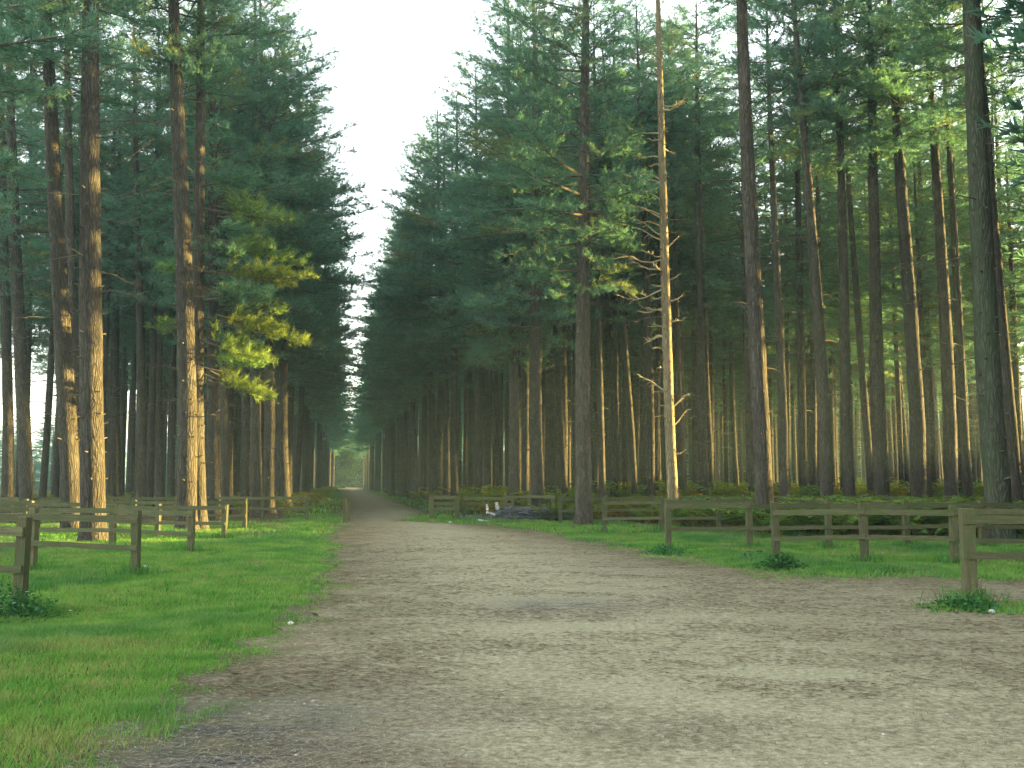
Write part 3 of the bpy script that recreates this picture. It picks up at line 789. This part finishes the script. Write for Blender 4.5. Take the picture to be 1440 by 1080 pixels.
# broadleaved trees that close the ride
def broad(name, h, r, tint, seed):
    mb = MB(); P = []
    n = 70
    for q in range(n):
        a = RNG.random() * 6.28; zz = h * (.03 + .95 * RNG.random()); f = zz / h
        rad = r * math.sin(min(1, f * .95 + .12) * PI) ** .55 * RNG.random() ** .4
        c = np.array([math.cos(a) * rad, math.sin(a) * rad, zz]); m = 46
        P.append((c + RNG.normal(0, .13 * r, (m, 3)) * np.array([1, 1, .6]), np.full((m, 3), 1.) * np.array(tint) * (.6 + .8 * RNG.random())))
    P, C = np.concatenate([q[0] for q in P]), np.concatenate([q[1] for q in P])
    needles(mb, P, unit(RNG.normal(size=P.shape)), np.ones(len(P)), 3, .6, .46, C, m=0)
    t_ = MB(); z = np.linspace(-.2, h * .7, 7); t_.tube(np.stack([.2 * np.sin(z), .1 * z * .2, z], -1), .28 * (1 - z / h), 8)
    for q in range(6):
        a = q * 1.05; zz = h * (.2 + .07 * q); t_.tube(np.array([[0, 0, zz], [math.cos(a) * r * .3, math.sin(a) * r * .3, zz + h * .08], [math.cos(a) * r * .7, math.sin(a) * r * .7, zz + h * .13]]), [.11, .07, .02], 5)
    return mb.mesh("crown", [M['broad']]), t_.mesh("trunk", [M['bark_far']], True)
for (px, d, h, r, tint, lab) in ((470, 262, 15, 5.5, (.8, 1.0, .9), "dull green round tree where the ride ends, left of the gap"),
        (497, 318, 17, 6.5, (1.5, 1.25, .5), "yellowing broadleaved tree closing the end of the ride"),
        (512, 296, 11, 6.5, (.3, .42, .5), "dark rounded bush at the end of the ride"),
        (522, 312, 13, 6.0, (.7, 1.0, 1.0), "blue green tree right of the yellowing tree at the ride end"),
        (538, 300, 11, 5.5, (1.3, 1.05, .5), "brownish autumn tree behind the bare trunks at the ride end"),
        (452, 300, 18, 7.0, (.8, 1.0, .8), "tall grey green tree left behind the end of the ride"),
        (480, 330, 22, 8.0, (.75, 1.0, 1.0), "hazy tall tree farthest away in the gap")):
    b = at(px, 690, d); me, tm = broad("x", h, r, tint, px)
    o = thing("broadleaf_tree", lab, "tree", (b.x, b.y, 0)); obj("crown", me, o); obj("trunk", tm, o)

# ------------------------------------------------------------------ fences
POSTS = []
def fence(label, pts, extra=None, rail_h=(.98, .50), post_h=1.13, pw=.125, rails=True, name="wooden_fence", group=None, front=-1, overhang=(0, 0), tilts=None):
    """posts standing at pts (x, y); two rails nailed to the side of the posts that faces us"""
    b0 = Vector((pts[0][0], pts[0][1], 0)); root = thing(name, label, "fence", b0, 0, group)
    dx, dy = pts[-1][0] - pts[0][0], pts[-1][1] - pts[0][1]; rz = math.atan2(dy, dx); L = math.hypot(dx, dy)
    POSTS.extend(pts)
    for i, (x, y) in enumerate(pts):
        g = float(height(x, y)); mb = MB(); ph = post_h * RB.uniform(.97, 1.03)
        mb.box((0, 0, (ph - .3) / 2), (pw, pw, ph + .3), 0, bev=.012, jit=.006)
        o = obj("post", mb.mesh("post", [M['post']]), root, (x - b0.x, y - b0.y, g))
        o.rotation_euler = (RB.gauss(0, .012), RB.gauss(0, .012), rz + RB.gauss(0, .03))
    if not rails: return root
    nx_, ny_ = math.sin(rz) * 1, -math.cos(rz) * 1
    if ny_ > 0: nx_, ny_ = -nx_, -ny_
    off = pw / 2 + .02
    for h in rail_h:
        for i in range(len(pts) - 1):
            (xa, ya), (xb, yb) = pts[i], pts[i + 1]
            ga, gb = float(height(xa, ya)), float(height(xb, yb)); l = math.hypot(xb - xa, yb - ya)
            e0 = pw / 2 if i == 0 else 0; e1 = pw / 2 if i == len(pts) - 2 else 0
            rh = .056 if h == rail_h[0] else .045
            mb = MB(); n = 9; xs = np.linspace(-l / 2 - e0 + .004, l / 2 + e1 - .004, n)
            for q in range(1):
                V = []
                for x in xs:
                    s = .012 * math.sin(x * 1.3 + i) + RNG.normal(0, .003)
                    for (yy, zz) in ((-.019, -rh), (.019, -rh), (.019, rh), (-.019, rh)): V.append((x, yy, zz + s))
                F = [(k * 4 + a, k * 4 + (a + 1) % 4, k * 4 + 4 + (a + 1) % 4, k * 4 + 4 + a) for k in range(n - 1) for a in range(4)]
                F += [(3, 2, 1, 0), (n * 4 - 4, n * 4 - 3, n * 4 - 2, n * 4 - 1)]
                mb.add(V, F)
            if h == rail_h[0]:      # the thin weather board on top
                pass
            o = obj("rail", mb.mesh("rail", [M['fence']]), root, ((xa + xb) / 2 - b0.x + nx_ * off, (ya + yb) / 2 - b0.y + ny_ * off, h + (ga + gb) / 2 + RB.gauss(0, .012)))
            o.rotation_euler = (0, -math.atan2(gb - ga, l) + RB.gauss(0, .006), math.atan2(yb - ya, xb - xa))
    return root
def run(px, py, dx, dy, n):          # n posts starting at the photo pixel of the end post's foot
    b = gp(px, py); return [(b.x + dx * i, b.y + dy * i) for i in range(n)]
GF = "rail fences between the parking bays"
# right: bay dividers starting at the edge of the gravel
fence("nearest right rail fence, its single thick end post in short grass", run(1365, 848, 1.9, -.12, 4), post_h=1.27, rail_h=(1.13, .62), pw=.155, group=GF)
fence("rail fence ending in a post with a dark weed tuft at its foot", run(1092, 792, 1.72, -.1, 7), post_h=1.16, rail_h=(1.02, .50), pw=.14, group=GF)
fence("rail fence in front of the rough grey leaning pine", run(940, 775, 1.95, .25, 7), post_h=1.16, rail_h=(1.03, .52), pw=.13, group=GF)
fence("low rail fence passing just before the pale bare pine", run(850, 752, 1.75, .0, 8), post_h=1.12, rail_h=(.98, .48), pw=.13, group=GF)
fence("far rail fence in front of the broad grey pine", run(788, 735.5, 1.8, .0, 9), post_h=1.1, rail_h=(.97, .48), pw=.13, group=GF)
fence("farthest rail fence on the right, beside the heap of cut branches", run(711, 729, 1.05, -.4, 3) , post_h=1.05, rail_h=(.93, .48), pw=.12, group=GF)
# left
fence("nearest left rail fence, its tall end post among white flowered weeds", run(27, 864, -1.9, .25, 3), post_h=1.22, rail_h=(1.04, .58), pw=.125, group=GF)
fence("second left rail fence, end post in deep grass near a white stone", run(190, 811, -1.9, .3, 5), post_h=1.1, rail_h=(.98, .5), pw=.12, group=GF)
fence("third left rail fence, running behind the thickest grey pine", run(268, 777, -1.9, .25, 6), post_h=1.02, rail_h=(.9, .44), pw=.12, group=GF)
fence("fourth left rail fence, behind the foot of the golden leaning pine", run(315, 757, -2.0, .3, 7), post_h=1.02, rail_h=(.9, .46), pw=.13, group=GF)
fence("fifth left rail fence, short posts in front of the dark trunks", run(344, 745, -2.0, .3, 7), post_h=1.0, rail_h=(.9, .46), pw=.13, group=GF)
b = gp(485, 735)
fence("farthest left rail fence across the verge near the twin marker posts", [(gp(431, 733).x - 1.85 * i, gp(431, 733).y + .1 * i) for i in range(8)], post_h=1.02, rail_h=(.92, .5), pw=.12, group=GF)
def marker(px, py, h, w, lab):
    b = gp(px, py); mb = MB(); mb.box((0, 0, (h - .3) / 2), (w, w, h + .3), .1, bev=.012, jit=.008)
    o = obj("marker_post", mb.mesh("marker_post", [M['post']]), None, (b.x, b.y, float(height(b.x, b.y)))); tag(o, lab, "post", "marker posts by the ride")
marker(485, 735, .98, .12, "taller of the twin wooden posts at the left edge of the ride")
marker(490.5, 733, .86, .12, "shorter, sturdier twin wooden post nearest the gravel of the ride")
marker(512, 688.5, 1.1, .3, "small dark post standing at the bright end of the ride")
# the wicket beside the ride
b = gp(607, 732); c = gp(643, 732)
root = thing("wicket_gate", "low wooden gate panel with three bars and an arched brace beside the ride", "gate", b)
wd = c.x - b.x
for x, h, w in ((0, 1.05, .2), (wd, 1.02, .17)):
    mb = MB(); mb.box((0, 0, (h - .3) / 2), (w, w, h + .3), 0, bev=.015, jit=.008); obj("post", mb.mesh("post", [M['post']]), root, (x, 0, 0))
for h in (.96, .70, .48):
    mb = MB(); mb.box((0, 0, 0), (wd - .185, .05, .14), 0, bev=.006, jit=.006); obj("bar", mb.mesh("bar", [M['fence']]), root, (wd / 2 + .008, 0, h))
mb = MB(); th = np.linspace(.12, PI - .12, 11)
mb.tube(np.stack([wd / 2 + .008 + np.cos(th) * (wd / 2 - .13), 0 * th - .05, .04 + np.sin(th) * .3], -1), np.full(11, .035), 6); obj("brace", mb.mesh("brace", [M['fence']]), root)
fence("plain rails joining the low gate to the trees", [(c.x + .25, c.y + .6), (c.x + 1.2, c.y + .65), (c.x + 2.3, c.y + .7)], post_h=1.0, rail_h=(.9, .66), pw=.11)

# ------------------------------------------------------------------ logs, brush, stones
def log(px, py, d, L, r, az, mat, lab, tilt=0.0, z=None, name="log", g=None):
    b = at(px, py, d); mb = MB(); s = np.linspace(-.5, .5, 7)
    mb.tube(np.stack([s * L, .03 * np.sin(s * 5), 0 * s], -1), r * (1 + .1 * np.sin(s * 7)), 9, jit=.1)
    o = obj(name, mb.mesh(name, [mat], True), None, (b.x, b.y, (float(height(b.x, b.y)) + r * .8) if z is None else z)); o.rotation_euler = (0, tilt, az); tag(o, lab, "log", g)
log(8, 709, 40, 1.2, .2, .15, M['log'], "sawn log end shining in the sun at the left picture edge")
log(20, 708, 40.6, .9, .2, .1, M['log'], "second sawn log in the sun beside the leftmost log")
log(75, 705, 43, 4.2, .14, .04, M['log'], "long fallen pole lying on the ground behind the golden leaning pine")
log(170, 707, 44, 6.0, .15, -.04, M['log'], "long fallen trunk lying behind the thickest grey pine")
log(683, 721, 41, .7, .05, .5, M['birch'], "white birch log lying aslant beside the brushwood", .15)
log(690, 718, 41.5, .5, .05, .8, M['birch'], "second white birch log, higher on the brushwood slope", .2, .32)
log(699, 709, 42, .3, .07, .2, M['birch'], "upright white birch stub on top of the brushwood", 1.3, .62)
log(685, 709, 42.2, .25, .05, .2, M['birch'], "small white stub left of the upright birch stub", 1.4, .55)
b = at(738, 715, 43.5); mb = MB()
for q in range(150):
    a = RNG.normal(0, .6) + (PI if RNG.random() < .5 else 0); L = .5 + 1.3 * RNG.random()
    c0 = np.array([RNG.normal(0, 1.0), RNG.normal(0, .45), .05 + .5 * RNG.random() * 1]); c0[2] *= max(.15, 1 - abs(c0[0]) / 2.6)
    d = np.array([math.cos(a), math.sin(a), RNG.normal(0, .18)]) * L / 2
    rr = .012 + .03 * RNG.random() ** 2
    mb.tube(np.stack([c0 - d, c0 + np.array([0, 0, .04]), c0 + d]), [rr, rr * .8, rr * .4], 5)
t = NT("grey_brushwood"); M['brush'] = t.surf(t.ramp(t.noise(t.world_pos(), 7), [(.3, (.07, .075, .08)), (.7, (.24, .26, .27))]), .9)
tag(obj("brushwood_heap", mb.mesh("brushwood_heap", [M['brush']], True), None, (b.x, b.y, float(height(b.x, b.y)))), "grey heap of cut branches behind the far fences", "brushwood")
def stone(px, py, r, lab):
    b = gp(px, py); mb = MB(); n = 8
    V = []; 
    for i in range(6):
        f = -PI / 2 + PI * i / 5
        for j in range(n):
            a = j * 6.283 / n; V.append(np.array([math.cos(a) * math.cos(f) * 1.3, math.sin(a) * math.cos(f), math.sin(f) * .75]) * r * RNG.uniform(.82, 1.15))
    F = [(i * n + j, i * n + (j + 1) % n, i * n + n + (j + 1) % n, i * n + n + j) for i in range(5) for j in range(n)]
    mb.add(V, F); o = obj("white_stone", mb.mesh("white_stone", [M['white']]), None, (b.x, b.y, float(height(b.x, b.y)) + r * .5)); tag(o, lab, "stone", "white stones")
stone(204, 798, .045, "white stone in the grass by the second left fence post")
stone(363, 790, .035, "small white stone in the open grass, left of the gravel")
stone(409, 878, .03, "pale stone at the ragged grass edge of the gravel")
stone(633, 735.5, .05, "white stone on the gravel under the low gate")
stone(1395, 862, .035, "grey white stone in the grass beside the nearest right fence post")

# ------------------------------------------------------------------ bracken, weeds, grass, pebbles, needle litter
def bracken_proto(hgt, n, tint):
    mb = MB()
    for q in range(n):
        a = q * 6.28 / n + RNG.normal(0, .4); L = hgt * (.8 + .5 * RNG.random()); k = 9; s = np.linspace(0, 1, k)
        d = np.array([math.cos(a), math.sin(a), 0]); sd = np.array([-d[1], d[0], 0])
        P = d * (L * .75 * s ** 1.3)[:, None] + np.array([0, 0, 1.]) * (hgt * (1.25 * s - .62 * s ** 2.2))[:, None]
        mb.tube(P[:6], np.full(6, .006), 3, c=(1.2, .8, .6), cap=False)
        tn = np.array(tint) * RNG.uniform(.75, 1.25)
        for t_ in np.linspace(.28, 1, 13):
            p = np.array([np.interp(t_, s, P[:, i]) for i in range(3)]); l = L * .34 * (1.12 - t_) ** .8
            for sg in (-1, 1):
                e = p + sd * sg * l + d * l * .35 + np.array([0, 0, -.12 * l + RNG.normal(0, .02)]); m_ = p + (e - p) * .45
                w = d * .05 * (1.2 - t_ * .6)
                V = np.stack([p - w * .3, m_ - w, e, m_ + w]); mb.add(V, [(0, 1, 2, 3)], 0, tn)
    return mb
BR = [bracken_proto(.95, 6, (1, 1, 1)), bracken_proto(.8, 5, (.8, 1.05, 1.2)), bracken_proto(.85, 5, (2.0, 1.25, .8)), bracken_proto(.7, 5, (1.9, .85, .6)), bracken_proto(1.05, 6, (.75, .95, .9))]
lst = []; tries = 0
def add_bracken(x, y, sc, brown):
    k = RB.choice((2, 3)) if RB.random() < brown else RB.choice((0, 1, 4))
    lst.append((BR[k], x, y, float(height(x, y)) - .03, RB.uniform(0, 6.28), sc * RB.uniform(.75, 1.25), sc * RB.uniform(.7, 1.2)))
for _ in range(3600):
    y = RB.uniform(25.5, 85) if RB.random() < .75 else RB.uniform(45, 120)
    x = RB.uniform(-.56 * y, .60 * y); u = xy_to_u(x, y)
    cl = float(fbm(x * .22, y * .22, 55))
    if u > 0:
        lim = 27.2 if x > 7 else 33 if x > 5 else 41 if x > 1 else 46
        if y < lim or u < 4.3: continue
        if cl < .36 and y > lim + 6: continue
        add_bracken(x, y, (1.5 if x > 6 else 1.15) * (1.35 if y > 46 and RB.random() < .3 else 1), (.10 if y < 38 else .5))
    else:
        if y < 41 or u > -4.3 or cl < .50: continue
        add_bracken(x, y, .8, .42)
for _ in range(420):                     # the verge banks of the ride
    y = RB.uniform(44, 200); sd = RB.choice((1, 1, -1)); u = sd * RB.uniform(3.6, 6.2)
    x = centre(y) + u * PN
    if sd < 0 and y < 48: continue
    add_bracken(x, y, .95, .4)
tag(obj("bracken", merge(lst, "bracken", [M['bracken']])), "knee high green and rusty bracken under the pines", "bracken", kind='stuff')

def leaf_clump(name, lab, x, y, r, h, n, tint, flowers=0, size=.06):
    mb = MB(); P = np.stack([RNG.normal(0, r * .5, n), RNG.normal(0, r * .5, n), np.abs(RNG.random(n)) * h], -1)
    P[:, 2] *= np.clip(1.15 - np.hypot(P[:, 0], P[:, 1]) / r / 1.4, .12, 1)
    C = np.array(tint)[None] * RNG.uniform(.6, 1.4, (n, 1))
    a = RNG.random(n) * 6.28; d = np.stack([np.cos(a), np.sin(a), RNG.normal(.2, .4, n)], -1); d = unit(d); s = unit(np.cross(d, unit(RNG.normal(size=(n, 3)) + np.array([0, 0, 2.])))) 
    l = size * RNG.uniform(.6, 1.4, (n, 1))
    V = np.stack([P, P + d * l * .5 + s * l * .38, P + d * l, P + d * l * .5 - s * l * .38], 1).reshape(-1, 3)
    mb.add(V, np.arange(4 * n).reshape(-1, 4), 0, np.repeat(C, 4, 0))
    for q in range(max(6, n // 18)):
        p = P[RNG.integers(n)]; mb.tube(np.stack([[p[0] * .5, p[1] * .5, -.03], p * np.array([.8, .8, .6]), p]), [.006, .005, .003], 4, 0, tint, False)
    root = thing(name, lab, "weed", (x, y, float(height(x, y))))
    obj("leaves", mb.mesh("leaves", [M['weed']]), root)
    if flowers:
        fb = MB()
        for q in range(flowers):
            p = P[RNG.integers(n)] * np.array([1, 1, 1]) + np.array([0, 0, .05])
            for w in range(6):
                a = w * 1.047; e = np.array([math.cos(a), math.sin(a), .25]) * .022; g = np.array([-math.sin(a), math.cos(a), 0]) * .008
                fb.add([p, p + e * .6 + g, p + e, p + e * .6 - g], [(0, 1, 2, 3)])
        obj("flower_heads", fb.mesh("flower_heads", [M['petal']]), root)["kind"] = "stuff"
    return root
b = gp(1092, 800); leaf_clump("weed_tuft", "dark bushy weed at the foot of a right fence post", b.x + .05, b.y - .1, .38, .3, 700, (1.0, 1.2, 1.0))
b = gp(1060, 792); leaf_clump("weed_sprig", "sparse leggy weed sprawling left of the bushy weed", b.x, b.y, .35, .3, 60, (.7, .85, 1.0), size=.07)
b = gp(28, 868); leaf_clump("flowering_weed", "white flowered weeds round the nearest left fence post", b.x - .12, b.y - .15, .6, .42, 900, (.9, 1.05, 1.0), 16, .05)
b = gp(1360, 856); leaf_clump("weed_tuft", "low dark weed round the nearest right fence post", b.x - .05, b.y - .05, .45, .16, 500, (.9, 1.1, .9))
b = gp(935, 780); leaf_clump("weed_tuft", "flat green tuft below the middle right fence's end post", b.x, b.y, .5, .2, 400, (.9, 1.1, .9))

def blades(X, Y, hgt, wd, col, lean=.45):
    n = len(X); Z = height(X, Y)
    a = RNG.random(n) * 6.28; ln = RNG.random(n) * lean + .1
    B = np.stack([X, Y, Z - .005], -1)
    d = np.stack([np.cos(a) * ln, np.sin(a) * ln, np.ones(n)], -1); d = unit(d)
    s = np.stack([-np.sin(a + 1), np.cos(a + 1), np.zeros(n)], -1) * wd[:, None] / 2
    Mid = B + d * hgt[:, None] * .6; T = B + d * hgt[:, None] + np.stack([np.cos(a), np.sin(a), -.2 * np.ones(n)], -1) * (hgt * .35 * ln)[:, None]
    V = np.stack([B - s, B + s, Mid + s * .7, Mid - s * .7, T], 1)
    return V.reshape(-1, 3), np.repeat(col, 5, 0)
def scatter(n, x0, x1, y0, y1, hfun, wfun, seed):
    X = RNG.uniform(x0, x1, n); Y = RNG.uniform(y0, y1, n)
    g = grassiness(X, Y)
    clump = fbm(X * 1.6, Y * 1.6, 61 + seed, 3)
    ok = (RNG.random(n) < g * (.35 + 1.1 * clump)) & (np.abs(X) < Y * .60 + 1.8)
    X, Y, clump, g = X[ok], Y[ok], clump[ok], g[ok]; n = len(X)
    dry = fbm(X * .8, Y * .8, 71, 3); deep = fbm(X * .55, Y * .55, 81, 3)
    h = hfun(Y) * (.55 + .9 * clump) * (.7 + .6 * RNG.random(n)) * (.45 + .55 * g) * (.75 + .7 * np.clip((deep - .45) * 3, 0, 1))
    w = wfun(Y) * (.7 + .6 * RNG.random(n))
    tone = fbm(X * 2.7, Y * 2.7, 101, 3)
    col = np.ones((n, 3)) * (.55 + .5 * RNG.random((n, 1)) + .5 * tone[:, None]) * (1 + (tone[:, None] - .5) * np.array([[.9, .1, .6]]))
    isdry = (RNG.random(n) < .08 + .45 * np.clip((dry - .58) * 5, 0, 1))
    col = np.where(isdry[:, None], np.array([[2.0, .98, 2.0]]) * (.7 + .5 * RNG.random((n, 1))), col)
    dark = np.clip((deep - .5) * 4, 0, 1)[:, None]
    col = col * (1 - dark * np.array([[.40, .26, .0]]))
    return blades(X, Y, h, w, col)
parts = [scatter(300000, -9, -1.6, 4.2, 13, lambda y: .075 + 0 * y, lambda y: .0035 + .0005 * y, 0),
         scatter(300000, -17, -2.0, 13, 27, lambda y: .09 + 0 * y, lambda y: .006 + .0005 * y, 1),
         scatter(170000, -30, -3.0, 27, 48, lambda y: .11 + 0 * y, lambda y: .02 + 0 * y, 2),
         scatter(520000, 1.5, 18, 11.4, 31, lambda y: .09 + .0 * y, lambda y: .006 + .0005 * y, 3),
         scatter(90000, -4, 22, 27, 46, lambda y: .11 + 0 * y, lambda y: .02 + 0 * y, 4),
         scatter(60000, -45, 0, 44, 160, lambda y: .16 + 0 * y, lambda y: .05 + 0 * y, 5)]
for (bx, by) in POSTS:
    if by > 34: continue
    n = 260 if by < 20 else 150; a = RNG.random(n) * 6.28; q = np.abs(RNG.normal(0, .22, n)) + .05
    X, Y = bx + np.cos(a) * q * 1.3, by + np.sin(a) * q
    hh = (.10 + .22 * RNG.random(n)) * np.clip(1.25 - q, .2, 1); col = np.array([[.62, .82, .9]]) * (.6 + .6 * RNG.random((n, 1)))
    parts.append(blades(X, Y, hh, (.007 + .0005 * Y), col, .6))
V = np.vstack([q[0] for q in parts]); C = np.vstack([q[1] for q in parts]); n = len(V) // 5
i5 = np.arange(n)[:, None] * 5
Fq = i5 + np.array([[0, 1, 2, 3]]); Ft = i5 + np.array([[3, 2, 4]])
print("grass blades", n)
tag(obj("grass", np_mesh("grass", V, [Fq, Ft], [M['grass']], None, C)), "short green grass with dry patches beside the gravel", "grass", kind='stuff')

# pebbles and fallen needles on the gravel
n = 16000
Y = 4.6 + 16 * RNG.random(n) ** 1.8; X = RNG.uniform(-.56, .56, n) * Y
pdv = path_dist(X, Y); k = (pdv > -.15) & (fbm(X * 1.3, Y * 1.3, 91) + .25 * np.exp(-((X + 1.9) / 1.2) ** 2) * (Y < 9) > .7 * RNG.random(n) + .12)
X, Y = X[k], Y[k]; n = len(X); Zg = height(X, Y)
r = (.0025 + .010 * RNG.random(n) ** 6) * (.75 + Y * .035)
oc = np.array([(1, 0, 0), (0, 1, 0), (-1, 0, 0), (0, -1, 0), (0, 0, 1)], float)
V = np.stack([X, Y, Zg + .006], -1)[:, None] + oc[None] * r[:, None, None] * RNG.uniform(.6, 1.3, (n, 5, 1)) * np.array([1.2, 1.2, .75])
F = (np.arange(n)[:, None, None] * 5 + np.array([(0, 1, 4), (1, 2, 4), (2, 3, 4), (3, 0, 4)])[None]).reshape(-1, 3)
br = RNG.random(n); c = np.where(br[:, None] > .95, np.array([[.66, .63, .55]]), np.where(br[:, None] > .3, np.array([[.40, .37, .28]]), np.array([[.15, .14, .12]]))) * RNG.uniform(.7, 1.2, (n, 1))
tag(obj("pebbles", np_mesh("pebbles", V.reshape(-1, 3), [F], [M['stone']], None, np.repeat(c, 5, 0))), "loose small pebbles strewn over the gravel", "pebbles", kind='stuff')
n = 200000
Y = 4.5 + 38 * RNG.random(n) ** 2.2; X = RNG.uniform(-.56, .56, n) * Y
k = (path_dist(X, Y) > -.2) & (fbm(X * .9, Y * 1.5, 95, 4) > .30 + .46 * RNG.random(n)) & (RNG.random(n) > np.clip((Y - 16) / 26, 0, 1)); X, Y = X[k], Y[k]; n = len(X)
a = RNG.normal(0, .9, n); l = (.04 + .07 * RNG.random(n)) * (.8 + .05 * Y); w = .0022 + .0005 * Y
d = np.stack([np.cos(a), np.sin(a), 0 * a], -1) * l[:, None] / 2; s = np.stack([-np.sin(a), np.cos(a), 0 * a], -1) * w[:, None] / 2
P = np.stack([X, Y, height(X, Y) + .011 + .006 * RNG.random(n)], -1)
V = np.stack([P - d, P + s + np.array([0, 0, .003]), P + d, P - s + np.array([0, 0, .003])], 1).reshape(-1, 3)
br = RNG.random(n); c = np.where(br[:, None] > .60, np.array([[.42, .36, .24]]), np.where(br[:, None] > .2, np.array([[.23, .17, .105]]), np.array([[.15, .112, .07]])))
tag(obj("needle_litter", np_mesh("needle_litter", V, [np.arange(4 * n).reshape(-1, 4)], [M['stone']], None, np.repeat(c, 4, 0))), "brown fallen pine needles scattered on the gravel", "needle litter", kind='stuff')

# ------------------------------------------------------------------ air
HAZE = 0.0008
if HAZE:
    mb = MB(); x0, x1, y0, y1, z0, z1 = -1000, 1000, -120, 1500, -2.0, 34.0
    V = [(x, y, z) for z in (z0, z1) for (x, y) in ((x0, y0), (x1, y0), (x1, y1), (x0, y1))]
    mb.add(V, [(3, 2, 1, 0), (4, 5, 6, 7), (0, 1, 5, 4), (1, 2, 6, 5), (2, 3, 7, 6), (3, 0, 4, 7)])
    hm = bpy.data.materials.new("haze"); hm.use_nodes = True; ht = hm.node_tree; ht.nodes.clear()
    ho = ht.nodes.new("ShaderNodeOutputMaterial"); pv = ht.nodes.new("ShaderNodeVolumePrincipled")
    pv.inputs['Color'].default_value = (.62, .92, .88, 1); pv.inputs['Density'].default_value = HAZE; pv.inputs['Anisotropy'].default_value = .2
    ht.links.new(pv.outputs[0], ho.inputs['Volume'])
    tag(obj("haze", mb.mesh("haze", [hm])), "thin bluish evening haze between the trees", "haze", kind='stuff')
